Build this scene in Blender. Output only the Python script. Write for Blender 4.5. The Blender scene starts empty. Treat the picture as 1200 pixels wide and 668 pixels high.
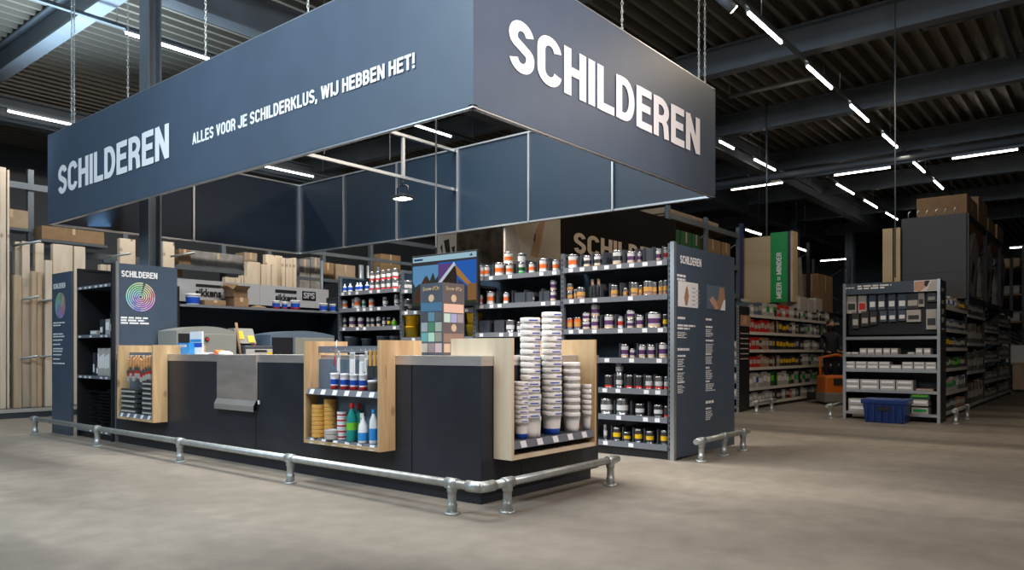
import bpy, bmesh, math, random
from mathutils import Matrix, Vector
random.seed(7)
PI = math.pi
SC = bpy.context.scene
COL = SC.collection

# ------------------------------------------------------------------ camera
FPX, HC, HZ, CX = 876.7, 1.15, 411.0, 600.0        # focal length in px of the 1200x668 frame, eye height, horizon row
YAW = math.radians(39.2)
cam = bpy.data.cameras.new('camera'); cam_o = bpy.data.objects.new('camera', cam); COL.objects.link(cam_o)
cam.sensor_width = 36; cam.lens = FPX / 1200 * 36; cam.shift_y = (HZ - 334) / 1200
cam.clip_start = .05; cam.clip_end = 200
cam_o.location = (0, 0, HC); cam_o.rotation_euler = (PI / 2, 0, YAW - PI / 2)
SC.camera = cam_o
SC.view_settings.view_transform = 'Standard'; SC.view_settings.look = 'None'
SC.view_settings.exposure = 0.0; SC.view_settings.gamma = 1; SC.view_settings.use_curve_mapping = False

# ------------------------------------------------------------------ world and lights
w = bpy.data.worlds.new('world'); SC.world = w; w.use_nodes = True
w.node_tree.nodes['Background'].inputs[0].default_value = (.55, .72, 1, 1)
w.node_tree.nodes['Background'].inputs[1].default_value = .035

def area(name, loc, target, size, power, col, size_y=None, spread=PI):
    l = bpy.data.lights.new(name, 'AREA'); l.energy = power; l.color = col; l.size = size
    if size_y: l.shape = 'RECTANGLE'; l.size_y = size_y
    l.spread = spread
    o = bpy.data.objects.new(name, l); COL.objects.link(o); o.location = loc
    d = Vector(target) - Vector(loc); o.rotation_euler = d.to_track_quat('-Z', 'Y').to_euler(); return o
def spot(name, loc, target, power, col, ang=60, blend=.6, rad=.15):
    l = bpy.data.lights.new(name, 'SPOT'); l.energy = power; l.color = col
    l.spot_size = math.radians(ang); l.spot_blend = blend; l.shadow_soft_size = rad
    o = bpy.data.objects.new(name, l); COL.objects.link(o); o.location = loc
    d = Vector(target) - Vector(loc); o.rotation_euler = d.to_track_quat('-Z', 'Y').to_euler(); return o
COOL, WARM, NEUT = (.74, .88, 1), (1, .82, .6), (1, .95, .88)
area('key_left', (-4, 10, 6.2), (4.5, 9, 1.0), 5, 440, (.66, .84, 1), 4)  # added cool key light from the left; the roof has no opening here
area('sign_fill_front', (0.0, 5.2, 5.9), (4.2, 6.2, 1.8), 3.5, 300, (.66, .84, 1), .4)  # added fill without a fixture, brightens sign front and counter
spot('sign_spot', (0.4, 6.6, 5.9), (4.0, 7.6, 3.6), 190, (.6, .8, 1), 34, 1, .2)  # this and the next: added unseen spots brightening the sign's front face
spot('sign_spot', (1.0, 2.4, 5.9), (4.1, 4.6, 3.2), 90, (.7, .85, 1), 50, 1, .2)
area('sign_fill_corner', (3.2, -1.2, 5.6), (5.2, 4.2, 2.2), 2.2, 230, (1, .88, .84), .4)  # added warm fill for the sign's right face, no fixture
spot('sign_spot', (4.3, -1.6, 5.0), (5.0, 3.65, 3.2), 1500, (1, .86, .88), 55, 1, .25)  # added pinkish spot lifting the right face near the sign corner
area('track_floor', (1.2, 3.0, 5.95), (2.0, 3.4, 0), 5, 150, NEUT, .5)
area('track_aisle', (11.0, .5, 5.95), (10.5, .5, 0), 6, 150, WARM, .6)
area('track_row_right', (17.5, 4.15, 5.95), (17.5, 4.15, 0), 8, 50, WARM, .2)
area('island_fill', (5.6, 6.6, 5.9), (6.6, 6.4, 0), 3.0, 420, NEUT, 3.6, 1.9)  # added fill shining down through the sign ring onto the paint shelves
area('track_row_back', (9.5, 13.2, 5.9), (9.5, 14.8, 1.5), 10, 330, (1, .93, .82), .3)
area('deck_fill', (4.6, 12.7, 3.1), (4.2, 12.2, 7), 1.7, 420, (.66, .84, 1), 1.7, 2.0)  # added upward fill hanging in mid-air, brightens the roof deck at left

# ------------------------------------------------------------------ pixel helpers: a ray through the frame met with a real plane
FW = (math.cos(YAW), math.sin(YAW)); RT = (math.sin(YAW), -math.cos(YAW))
def _ray(px, py):
    u = (px - CX) / FPX; return (FW[0] + u * RT[0], FW[1] + u * RT[1], -(py - HZ) / FPX)
def on_x(px, py, X):
    r = _ray(px, py); t = X / r[0]; return Vector((X, t * r[1], HC + t * r[2]))
def on_y(px, py, Y):
    r = _ray(px, py); t = Y / r[1]; return Vector((t * r[0], Y, HC + t * r[2]))
def on_z(px, py, Z=0):
    r = _ray(px, py); t = (Z - HC) / r[2]; return Vector((t * r[0], t * r[1], Z))
def depth(x, y): return x * FW[0] + y * FW[1]

# ------------------------------------------------------------------ materials
def _n(nt, t, **k):
    n = nt.nodes.new(t)
    for a, b in k.items(): setattr(n, a, b)
    return n
def mat(name, col, rough=.5, metal=0, emit=None, es=0, noise=0, nscale=6, stretch=(1, 1, 1), bump=0, spec=.5, alpha=1, trans=0):
    m = bpy.data.materials.new(name); m.use_nodes = True; nt = m.node_tree; b = nt.nodes['Principled BSDF']
    b.inputs['Base Color'].default_value = (*col, 1); b.inputs['Roughness'].default_value = rough
    b.inputs['Metallic'].default_value = metal; b.inputs['Specular IOR Level'].default_value = spec
    if trans: b.inputs['Transmission Weight'].default_value = trans
    if emit: b.inputs['Emission Color'].default_value = (*emit, 1); b.inputs['Emission Strength'].default_value = es
    if noise or bump:
        tc = _n(nt, 'ShaderNodeTexCoord'); mp = _n(nt, 'ShaderNodeMapping'); mp.inputs['Scale'].default_value = stretch
        no = _n(nt, 'ShaderNodeTexNoise'); no.inputs['Scale'].default_value = nscale; no.inputs['Detail'].default_value = 6
        nt.links.new(tc.outputs['Object'], mp.inputs[0]); nt.links.new(mp.outputs[0], no.inputs['Vector'])
        if noise:
            mx = _n(nt, 'ShaderNodeMix', data_type='RGBA')
            mx.inputs[6].default_value = (*[c * (1 - noise) for c in col], 1); mx.inputs[7].default_value = (*[min(1, c * (1 + noise)) for c in col], 1)
            cr = _n(nt, 'ShaderNodeMapRange'); cr.inputs[1].default_value = .3; cr.inputs[2].default_value = .7
            nt.links.new(no.outputs['Fac'], cr.inputs[0]); nt.links.new(cr.outputs[0], mx.inputs[0]); nt.links.new(mx.outputs[2], b.inputs['Base Color'])
        if bump:
            bp = _n(nt, 'ShaderNodeBump'); bp.inputs['Strength'].default_value = bump; bp.inputs['Distance'].default_value = .01
            nt.links.new(no.outputs['Fac'], bp.inputs['Height']); nt.links.new(bp.outputs[0], b.inputs['Normal'])
    return m
def wood(name, c1, c2, axis='z', knots=True, scale=9, rough=.55):
    m = bpy.data.materials.new(name); m.use_nodes = True; nt = m.node_tree; b = nt.nodes['Principled BSDF']; b.inputs['Roughness'].default_value = rough
    tc = _n(nt, 'ShaderNodeTexCoord'); mp = _n(nt, 'ShaderNodeMapping')
    mp.inputs['Scale'].default_value = {'z': (1, 1, .12), 'x': (.12, 1, 1), 'y': (1, .12, 1)}[axis]
    no = _n(nt, 'ShaderNodeTexNoise'); no.inputs['Scale'].default_value = scale; no.inputs['Detail'].default_value = 8; no.inputs['Distortion'].default_value = 1.2
    nt.links.new(tc.outputs['Object'], mp.inputs[0]); nt.links.new(mp.outputs[0], no.inputs['Vector'])
    cr = _n(nt, 'ShaderNodeValToRGB'); cr.color_ramp.elements[0].position = .32; cr.color_ramp.elements[1].position = .68
    cr.color_ramp.elements[0].color = (*c1, 1); cr.color_ramp.elements[1].color = (*c2, 1)
    nt.links.new(no.outputs['Fac'], cr.inputs[0]); out = cr.outputs[0]
    if knots:
        vo = _n(nt, 'ShaderNodeTexVoronoi'); vo.inputs['Scale'].default_value = 4.5
        m2 = _n(nt, 'ShaderNodeMapping'); m2.inputs['Scale'].default_value = {'z': (1, 1, .6), 'x': (.6, 1, 1), 'y': (1, .6, 1)}[axis]
        nt.links.new(tc.outputs['Object'], m2.inputs[0]); nt.links.new(m2.outputs[0], vo.inputs['Vector'])
        mr = _n(nt, 'ShaderNodeMapRange'); mr.inputs[1].default_value = .09; mr.inputs[2].default_value = .17; mr.inputs[3].default_value = .75; mr.inputs[4].default_value = 0
        nt.links.new(vo.outputs['Distance'], mr.inputs[0])
        mx = _n(nt, 'ShaderNodeMix', data_type='RGBA'); mx.inputs[7].default_value = (.16, .075, .03, 1)
        nt.links.new(mr.outputs[0], mx.inputs[0]); nt.links.new(out, mx.inputs[6]); out = mx.outputs[2]
    nt.links.new(out, b.inputs['Base Color']); return m
def concrete():
    m = bpy.data.materials.new('concrete'); m.use_nodes = True; nt = m.node_tree; b = nt.nodes['Principled BSDF']
    tc = _n(nt, 'ShaderNodeTexCoord')
    a = _n(nt, 'ShaderNodeTexNoise'); a.inputs['Scale'].default_value = .55; a.inputs['Detail'].default_value = 9; a.inputs['Distortion'].default_value = .8
    c = _n(nt, 'ShaderNodeTexNoise'); c.inputs['Scale'].default_value = 5; c.inputs['Detail'].default_value = 8
    mp = _n(nt, 'ShaderNodeMapping'); mp.inputs['Rotation'].default_value = (0, 0, -.9); mp.inputs['Scale'].default_value = (1, .35, 1)
    nt.links.new(tc.outputs['Object'], mp.inputs[0]); nt.links.new(mp.outputs[0], a.inputs['Vector']); nt.links.new(tc.outputs['Object'], c.inputs['Vector'])
    r = _n(nt, 'ShaderNodeValToRGB'); r.color_ramp.elements[0].position = .36; r.color_ramp.elements[1].position = .66
    r.color_ramp.elements[0].color = (.12, .105, .088, 1); r.color_ramp.elements[1].color = (.27, .24, .20, 1)
    nt.links.new(a.outputs['Fac'], r.inputs[0])
    r2 = _n(nt, 'ShaderNodeMapRange'); r2.inputs[1].default_value = .35; r2.inputs[2].default_value = .65; r2.inputs[3].default_value = .88; r2.inputs[4].default_value = 1.08
    nt.links.new(c.outputs['Fac'], r2.inputs[0])
    mx = _n(nt, 'ShaderNodeMix', data_type='RGBA', blend_type='MULTIPLY'); mx.inputs[0].default_value = 1
    nt.links.new(r.outputs[0], mx.inputs[6]); nt.links.new(r2.outputs[0], mx.inputs[7]); nt.links.new(mx.outputs[2], b.inputs['Base Color'])
    rr = _n(nt, 'ShaderNodeMapRange'); rr.inputs[3].default_value = .42; rr.inputs[4].default_value = .7
    nt.links.new(a.outputs['Fac'], rr.inputs[0]); nt.links.new(rr.outputs[0], b.inputs['Roughness'])
    bp = _n(nt, 'ShaderNodeBump'); bp.inputs['Strength'].default_value = .12; bp.inputs['Distance'].default_value = .02
    nt.links.new(c.outputs['Fac'], bp.inputs['Height']); nt.links.new(bp.outputs[0], b.inputs['Normal'])
    return m
M = dict(
    concrete=concrete(),
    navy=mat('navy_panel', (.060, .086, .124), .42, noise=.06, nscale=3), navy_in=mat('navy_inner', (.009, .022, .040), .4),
    black=mat('black_laminate', (.020, .023, .030), .38, noise=.25, nscale=2.5, spec=.35), rack=mat('rack_black', (.012, .013, .016), .45, 0),
    shelfgrey=mat('shelf_grey', (.065, .075, .09), .4, .2), strip=mat('price_strip', (.15, .165, .19), .35),
    ticket=mat('ticket', (.75, .77, .8), .5), upright=mat('upright_metal', (.16, .19, .22), .35, .5), alu=mat('aluminium', (.55, .58, .6), .3, .8),
    galv=mat('galvanised', (.46, .49, .48), .42, .7, noise=.15, nscale=18, bump=.1), steel=mat('stainless', (.60, .56, .53), .36, .75, noise=.08, nscale=3, stretch=(1, 1, 8)),
    steel2=mat('stainless_dark', (.50, .44, .40), .38, .65, noise=.15, nscale=2, stretch=(1, 1, 5)),
    white=mat('white', (.80, .81, .82), .45), offwhite=mat('offwhite', (.62, .60, .55), .5), chalk=mat('lettering_white', (.86, .86, .87), .5),
    ply=wood('plywood', (.41, .27, .125), (.60, .43, .24)), plyx=wood('plywood_x', (.62, .49, .33), (.74, .62, .45), 'z', False, 5),
    birch=wood('birch', (.50, .37, .20), (.60, .46, .27), 'y', False, 1.6), pine=wood('pine', (.48, .34, .22), (.60, .46, .32), 'z', True, 7),
    pine2=wood('pine_pale', (.66, .54, .41), (.80, .69, .55), 'z', True, 6), handle=wood('brush_handle', (.46, .22, .08), (.58, .31, .12), 'z', False),
    brown=mat('cardboard', (.25, .155, .08), .8, noise=.12, nscale=5), brown2=mat('cardboard_pale', (.36, .27, .18), .8, noise=.15, nscale=4),
    beam=mat('steel_beam', (.13, .155, .18), .5, .1, noise=.12, nscale=2), deck=mat('roof_deck', (.24, .225, .19), .42, .4),
    wallm=mat('hall_wall', (.12, .13, .14), .7), grey=mat('machine_grey', (.25, .25, .225), .45), grey2=mat('machine_dark', (.06, .068, .08), .45),
    bluegrey=mat('blue_grey', (.11, .15, .20), .4), red=mat('red', (.55, .025, .02), .4), orange=mat('orange', (.75, .16, .03), .45), green=mat('sign_green', (.005, .30, .055), .45),
    teal=mat('teal', (.01, .25, .22), .35), blue=mat('blue', (.01, .07, .45), .4), sky=mat('sky_blue', (.03, .28, .65), .4), yellow=mat('yellow', (.80, .50, .01), .4),
    gold=mat('tape_gold', (.62, .34, .08), .45), purple=mat('purple', (.10, .035, .13), .4), tin=mat('tin', (.62, .63, .64), .22, .9), tinlid=mat('tin_lid', (.5, .5, .5), .3, .9),
    tinw=mat('can_white', (.62, .63, .64), .35), tindark=mat('can_dark', (.04, .042, .045), .35), tan=mat('can_tan', (.55, .40, .26), .45), bucket=mat('bucket_white', (.78, .76, .72), .38),
    clear=mat('bucket_clear', (.86, .85, .82), .3, trans=.1), toteblue=mat('tote_blue', (.005, .03, .16), .4), boxgrey=mat('box_grey', (.42, .40, .37), .6), lime=mat('lime', (.15, .5, .03), .5),
    darkgreen=mat('dark_green', (.01, .10, .03), .5), tube=mat('lamp_tube', (1, 1, 1), .5, emit=(1, .90, .76), es=11), tubec=mat('lamp_tube_cool', (1, 1, 1), .5, emit=(.95, .97, 1), es=9),
    lampface=mat('lamp_face', (1, 1, 1), .5, emit=(1, .93, .8), es=12), skin=mat('skin', (.52, .30, .21), .5), hair=mat('hair', (.05, .028, .018), .6), cloth=mat('dark_cloth', (.012, .014, .022), .8),
    mask=mat('face_mask', (.01, .01, .012), .7), pink=mat('paper_pink', (.8, .5, .55), .5), clay=mat('clay', (.35, .20, .12), .6), truck=mat('truck_orange', (.70, .17, .02), .4),
    postert=mat('poster_tan', (.42, .36, .29), .6, noise=.12, nscale=1.2), posterd=mat('poster_black', (.010, .009, .008), .85, spec=.1), lettan=mat('lettering_tan', (.62, .52, .40), .6),
    posterf=mat('poster_forest', (.07, .06, .045), .6, noise=.95, nscale=4), darkbox=mat('cabinet_dark', (.055, .058, .065), .6),
    film=mat('wrapped_grey', (.24, .23, .22), .5, noise=.3, nscale=6),
)
def screen_mat(name, col): return mat(name, (.004, .004, .005), .25, emit=col, es=.9)

# ------------------------------------------------------------------ mesh builder
class MB:
    def __init__(s): s.v = []; s.f = []; s.mi = []; s.sm = []; s.mats = []
    def _m(s, m):
        m = M[m] if isinstance(m, str) else m
        if m not in s.mats: s.mats.append(m)
        return s.mats.index(m)
    def add(s, vs, fs, m, smooth=False):
        k = len(s.v); s.v += [tuple(v) for v in vs]; i = s._m(m)
        for f in fs: s.f.append([k + j for j in f]); s.mi.append(i); s.sm.append(smooth)
        return s
    def box(s, x0, x1, y0, y1, z0, z1, m, b=0):
        if x0 > x1: x0, x1 = x1, x0
        if y0 > y1: y0, y1 = y1, y0
        if z0 > z1: z0, z1 = z1, z0
        b = min(b, (x1 - x0) * .45, (y1 - y0) * .45, (z1 - z0) * .45)
        if b <= 0:
            vs = [(x, y, z) for z in (z0, z1) for (x, y) in ((x0, y0), (x1, y0), (x1, y1), (x0, y1))]
            return s.add(vs, [(3, 2, 1, 0), (4, 5, 6, 7), (0, 1, 5, 4), (1, 2, 6, 5), (2, 3, 7, 6), (3, 0, 4, 7)], m)
        bm = bmesh.new(); bmesh.ops.create_cube(bm, size=1)
        for v in bm.verts: v.co = Vector(((x0 + x1) / 2 + v.co.x * (x1 - x0), (y0 + y1) / 2 + v.co.y * (y1 - y0), (z0 + z1) / 2 + v.co.z * (z1 - z0)))
        bmesh.ops.bevel(bm, geom=bm.edges[:], offset=b, segments=2, affect='EDGES', profile=.5)
        bm.verts.index_update(); s.add([v.co for v in bm.verts], [[v.index for v in f.verts] for f in bm.faces], m); bm.free(); return s
    def lathe(s, cx, cy, prof, n=20, smooth=True):          # prof: (r, z, material of the band that ENDS here)
        k = len(s.v)
        for r, z, _ in prof: s.v += [(cx + r * math.cos(2 * PI * j / n), cy + r * math.sin(2 * PI * j / n), z) for j in range(n)]
        for i in range(1, len(prof)):
            mi = s._m(prof[i][2])
            for j in range(n):
                a, b_ = k + (i - 1) * n + j, k + (i - 1) * n + (j + 1) % n
                s.f.append([a, b_, b_ + n, a + n]); s.mi.append(mi); s.sm.append(smooth)
        for row, rev in ((0, True), (len(prof) - 1, False)):
            if prof[row][0] > 1e-5:
                c = [k + row * n + j for j in range(n)]
                s.f.append(c[::-1] if rev else c); s.mi.append(s._m(prof[row][2] or prof[1][2])); s.sm.append(False)
        return s
    def tube(s, pts, r, m, n=8, caps=True, rs=None):
        pts = [Vector(p) for p in pts]; k = len(s.v); N = len(pts); mi = s._m(m)
        up = None
        for i, p in enumerate(pts):
            d = (pts[min(i + 1, N - 1)] - pts[max(i - 1, 0)]).normalized()
            if up is None or abs(d.dot(up)) > .99: up = Vector((0, 0, 1)) if abs(d.z) < .9 else Vector((1, 0, 0))
            a = d.cross(up).normalized(); b_ = a.cross(d).normalized(); up = b_
            rr = rs[i] if rs else r
            s.v += [tuple(p + rr * (math.cos(2 * PI * j / n) * a + math.sin(2 * PI * j / n) * b_)) for j in range(n)]
        for i in range(N - 1):
            for j in range(n):
                a0 = k + i * n + j; b0 = k + i * n + (j + 1) % n
                s.f.append([a0, b0, b0 + n, a0 + n]); s.mi.append(mi); s.sm.append(True)
        if caps:
            s.f.append([k + j for j in range(n)][::-1]); s.f.append([k + (N - 1) * n + j for j in range(n)]); s.mi += [mi, mi]; s.sm += [False, False]
        return s
    def prism(s, poly, axis, a0, a1, m):                    # poly of 2-D points extruded along axis
        def P(p, t): return {'x': (t, p[0], p[1]), 'y': (p[0], t, p[1]), 'z': (p[0], p[1], t)}[axis]
        n = len(poly); vs = [P(p, a0) for p in poly] + [P(p, a1) for p in poly]
        return s.add(vs, [list(range(n))[::-1], list(range(n, 2 * n))] + [[i, (i + 1) % n, n + (i + 1) % n, n + i] for i in range(n)], m)
    def build(s, name, parent=None, loc=None, local=False, link=True):
        me = bpy.data.meshes.new(name); vs = s.v
        if parent is not None and not local:
            inv = ROOTM.get(parent.name, Matrix.Identity(4)).inverted(); vs = [tuple(inv @ Vector(v)) for v in vs]
        if loc is not None: vs = [(v[0] - loc[0], v[1] - loc[1], v[2] - loc[2]) for v in vs]
        me.from_pydata(vs, [], s.f)
        for m in s.mats: me.materials.append(m)
        me.polygons.foreach_set('material_index', s.mi); me.polygons.foreach_set('use_smooth', s.sm)
        bm = bmesh.new(); bm.from_mesh(me); bmesh.ops.recalc_face_normals(bm, faces=bm.faces); bm.to_mesh(me); bm.free(); me.update()
        o = bpy.data.objects.new(name, me)
        if link: COL.objects.link(o)
        if parent is not None: o.parent = parent; ROOTM[o.name] = ROOTM.get(parent.name, Matrix.Identity(4))
        if loc is not None: o.location = loc; ROOTM[o.name] = Matrix.Translation(Vector(loc))
        return o
ROOTM = {}
def tag(o, label, cat, group=None, kind=None):
    o['label'] = label; o['category'] = cat
    if group: o['group'] = group
    if kind: o['kind'] = kind
    return o
def thing(name, label, cat, loc=(0, 0, 0), rz=0, group=None, link=True):
    o = bpy.data.objects.new(name, None); o.empty_display_size = .1
    if link: COL.objects.link(o)
    o.location = loc; o.rotation_euler = (0, 0, rz); ROOTM[o.name] = Matrix.Translation(Vector(loc)) @ Matrix.Rotation(rz, 4, 'Z')
    if label: tag(o, label, cat, group)
    return o
def struct(name, mb): o = mb.build(name); o['kind'] = 'structure'; return o
KIDS = {}
def kids(o): return [c for c in bpy.data.objects if c.parent == o]
def dup(proto, loc, rz=0, sc=(1, 1, 1), label=None, cat=None, group=None):
    if proto.name not in KIDS: KIDS[proto.name] = [(c, kids(c)) for c in kids(proto)]
    r = proto.copy(); COL.objects.link(r); r.location = loc; r.rotation_euler = (0, 0, rz); r.scale = sc
    for c, gs in KIDS[proto.name]:
        d = c.copy(); COL.objects.link(d); d.parent = r
        for g in gs: e = g.copy(); COL.objects.link(e); e.parent = d
    tag(r, label, cat, group); return r
NXR = Matrix(((0, 0, -1), (-1, 0, 0), (0, 1, 0)))           # text lying on a plane that faces -X
NYR = Matrix(((1, 0, 0), (0, 0, -1), (0, 1, 0)))            # ... that faces -Y
GW, TW = .60, .19
def arc(cx_, cy_, rx, ry, a0, a1, n=12): return [(cx_ + rx * math.cos(math.radians(a0 + (a1 - a0) * i / n)), cy_ + ry * math.sin(math.radians(a0 + (a1 - a0) * i / n))) for i in range(n + 1)]
HW = TW / 2; L_, R__, T_, B_ = HW, GW - HW, 1 - HW * .9, HW * .9; CXG = GW / 2
def _bowl(x, y0, y1, xr): ry = (y1 - y0) / 2; rx = min(ry, (xr - x) * .6); return [(x, y1)] + arc(xr - rx, y0 + ry, rx, ry, 90, -90) + [(x, y0)]
GL = {'I': (TW, [[(HW, 0), (HW, 1)]]), 'L': (.52, [[(L_, 0), (L_, 1)], [(L_, B_), (.52, B_)]]), 'H': (GW, [[(L_, 0), (L_, 1)], [(R__, 0), (R__, 1)], [(L_, .52), (R__, .52)]]),
      'E': (.55, [[(L_, 0), (L_, 1)], [(L_, T_), (.54, T_)], [(L_, .52), (.50, .52)], [(L_, B_), (.55, B_)]]), 'T': (.56, [[(.28, 0), (.28, 1)], [(0, T_), (.56, T_)]]),
      'N': (.62, [[(L_, 0), (L_, 1)], [(.62 - HW, 0), (.62 - HW, 1)], [(L_, .98), (.62 - HW, .02)]]), 'M': (.78, [[(L_, 0), (L_, 1)], [(.78 - HW, 0), (.78 - HW, 1)], [(L_ + .02, .96), (.39, .12)], [(.76 - HW, .96), (.39, .12)]]),
      'V': (.60, [[(.1, 1), (.30, .03)], [(.5, 1), (.30, .03)]]), 'W': (.92, [[(.1, 1), (.27, .03)], [(.46, .95), (.27, .03)], [(.46, .95), (.65, .03)], [(.82, 1), (.65, .03)]]), 'A': (.62, [[(.1, 0), (.31, .97)], [(.52, 0), (.31, .97)], [(.18, .3), (.44, .3)]]),
      'K': (.62, [[(L_, 0), (L_, 1)], [(.54, .98), (L_ + .04, .45)], [(.25, .58), (.55, .02)]]), 'O': (GW, [arc(CXG, .70, R__ - CXG, T_ - .70, 0, 180) + arc(CXG, .30, R__ - CXG, .30 - B_, 180, 360) + [(R__, .70)]]),
      'C': (GW, [arc(CXG, .70, R__ - CXG, T_ - .70, 8, 180) + arc(CXG, .30, R__ - CXG, .30 - B_, 180, 352)]), 'S': (.58, [arc(.29, .70, .19, T_ - .70, 14, 180) + [(.105, .655), (.125, .605), (.165, .57), (.225, .54), (.35, .47), (.415, .435), (.46, .395), (.48, .345)] + arc(.29, .30, .19, .30 - B_, 0, -166)]),
      'D': (GW, [[(L_, 0), (L_, 1)], _bowl(L_, B_, T_, R__)]), 'B': (.58, [[(L_, 0), (L_, 1)], _bowl(L_, .50, T_, .46), _bowl(L_, B_, .52, .48)]), 'R': (.60, [[(L_, 0), (L_, 1)], _bowl(L_, .46, T_, .49), [(.36, .46), (.46, .32), (.49, 0)]]),
      'U': (GW, [[(L_, 1)] + arc(CXG, .30, R__ - CXG, .30 - B_, 180, 360) + [(R__, 1)]]), 'J': (.50, [[(.40, 1)] + arc(.22, .28, .18, .28 - B_, 0, -180)]), 'P': (.58, [[(L_, 0), (L_, 1)], _bowl(L_, .42, T_, .48)]),
      ',': (.2, [[(.1, .19), (.1, .0), (.04, -.14)]]), '!': (.22, [[(.11, .30), (.11, 1)], [(.11, 0), (.11, .19)]]), '=': (.6, [[(0, .34), (.6, .34)], [(0, .66), (.6, .66)]]), ' ': (.22, [])}
def text(s, face, pos, width, height, m, parent, name='lettering', bold=.03, rot=0, local=False, depth_=.004):
    if any(c not in GL for c in s) or bold == 0: return text_plain(s, face, pos, width, height, m, parent, name, bold, rot, local, depth_)
    u = 0; quads = []
    for ch in s:
        wd, strokes = GL[ch]
        for st in strokes:
            P = [Vector((u + a, b)) for a, b in st]; n = len(P)
            for i in range(n - 1):
                def off(j):
                    d1 = (P[j] - P[j - 1]).normalized() if j > 0 else None; d2 = (P[j + 1] - P[j]).normalized() if j < n - 1 else None
                    d = ((d1 or d2) + (d2 or d1)).normalized(); k_ = 1 / max(.5, d.dot(d2 or d1)); return Vector((-d.y, d.x)) * HW * k_
                a, b = off(i), off(i + 1); quads.append([P[i] + a, P[i] - a, P[i + 1] - b, P[i + 1] + b])
        u += wd + .065
    W = u - .065; eps = .006 / max(1, len(quads)); R = NXR if face == 'nx' else NYR; mb = MB()
    for qd in quads:
        vs = []
        mb_k = len(mb.f)
        for z in (depth_ + mb_k * eps,):
            for q in qd:
                a, b_ = q.x / W * width, q.y * height
                if rot: a, b_ = height - b_, a
                vs.append(R @ Vector((a, b_, z)) + Vector(pos))
        mb.add(vs, [(0, 1, 2, 3)], m)
    return mb.build(name, parent, local=local)
def text_plain(s, face, pos, width, height, m, parent, name='lettering', bold=.03, rot=0, local=False, depth_=.004):
    cu = bpy.data.curves.new(name, 'FONT'); cu.body = s; cu.size = 1; cu.offset = bold; cu.extrude = .001; cu.resolution_u = 3
    cu.align_x = 'LEFT'; to = bpy.data.objects.new(name, cu); COL.objects.link(to); bpy.context.view_layer.update()
    me = bpy.data.meshes.new_from_object(to.evaluated_get(bpy.context.evaluated_depsgraph_get()))
    bpy.data.objects.remove(to); bpy.data.curves.remove(cu)
    xs = [v.co.x for v in me.vertices]; ys = [v.co.y for v in me.vertices]; x0, x1, y0, y1 = min(xs), max(xs), min(ys), max(ys)
    R = NXR if face == 'nx' else NYR; inv = Matrix.Identity(4) if local else ROOTM.get(parent.name, Matrix.Identity(4)).inverted()
    for v in me.vertices:
        a, b_ = (v.co.x - x0) / (x1 - x0) * width, (v.co.y - y0) / (y1 - y0) * height
        if rot: a, b_ = height - b_, a
        p = R @ Vector((a, b_, depth_ * (1 if v.co.z > 0 else 0))); v.co = inv @ (p + Vector(pos))
    me.materials.clear(); me.materials.append(M[m] if isinstance(m, str) else m)
    o = bpy.data.objects.new(name, me); COL.objects.link(o); o.parent = parent; return o
ORD = ['first', 'second', 'third', 'fourth', 'fifth', 'sixth', 'seventh', 'eighth', 'ninth', 'tenth', 'eleventh', 'twelfth', 'thirteenth', 'fourteenth', 'fifteenth', 'sixteenth', 'seventeenth', 'eighteenth', 'nineteenth', 'twentieth'] + \
      ['twenty-' + t for t in ('first', 'second', 'third', 'fourth', 'fifth', 'sixth', 'seventh', 'eighth', 'ninth')] + ['thirtieth'] + ['thirty-' + t for t in ('first', 'second', 'third', 'fourth', 'fifth', 'sixth', 'seventh', 'eighth', 'ninth')] + ['fortieth']

# ================================================================== THE HALL
struct('floor', MB().box(-12, 48, -14, 24, -.2, 0, 'concrete'))
mb = MB(); pr = []; y = -14.0; p = .28; zc = 6.85
while y < 24: pr += [(y, zc), (y + .07, zc), (y + .10, zc + .18), (y + .25, zc + .18)]; y += p
vs = [(x, a, b) for x in (-12, 48) for a, b in pr]; n = len(pr)
mb.add(vs, [(i, i + 1, n + i + 1, n + i) for i in range(n - 1)], 'deck'); mb.box(-12, 48, -14, 24, 7.2, 7.3, 'wallm')
struct('ceiling', mb)
struct('wall_left', MB().box(-12, 48, 24, 24.3, 0, 7.2, 'wallm'))
struct('wall_back', MB().box(48, 48.3, -14, 24.3, 0, 7.2, 'wallm'))
def ibeam(axis, pos, a0, a1, zb, hgt=.5, fl=.26, web=.03, t=.035):
    mb = MB()
    for (d0, d1, z0, z1) in ((-fl / 2, fl / 2, zb, zb + t), (-web / 2, web / 2, zb + t, zb + hgt - t), (-fl / 2, fl / 2, zb + hgt - t, zb + hgt)):
        if axis == 'y': mb.box(pos + d0, pos + d1, a0, a1, z0, z1, 'beam')
        else: mb.box(a0, a1, pos + d0, pos + d1, z0, z1, 'beam')
    return mb
k = 1
for X in (4.85, 9.2, 13.35, 17.3, 21.6, 26, 30.5, 35): struct('trim_%d' % k, ibeam('y', X, -14, 24, 6.33)); k += 1
for Y in (10.35, 7.7, 1.0, 18.5): struct('trim_%d' % k, ibeam('x', Y, -12 if Y != 7.7 else 13.4, 48, 6.02, .55, .3) if Y != 1.0 else ibeam('x', -6, -12, 48, 6.02)); k += 1
mb = MB()                                                   # skylight trimmer frame between two beams on the right
mb.box(13.5, 17.2, 1.55, 1.63, 6.7, 6.84, 'beam'); mb.box(13.5, 14.6, 2.6, 2.68, 6.7, 6.84, 'beam'); mb.box(14.5, 14.6, 1.6, 2.6, 6.7, 6.84, 'beam')
struct('trim_%d' % k, mb); k += 1
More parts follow.
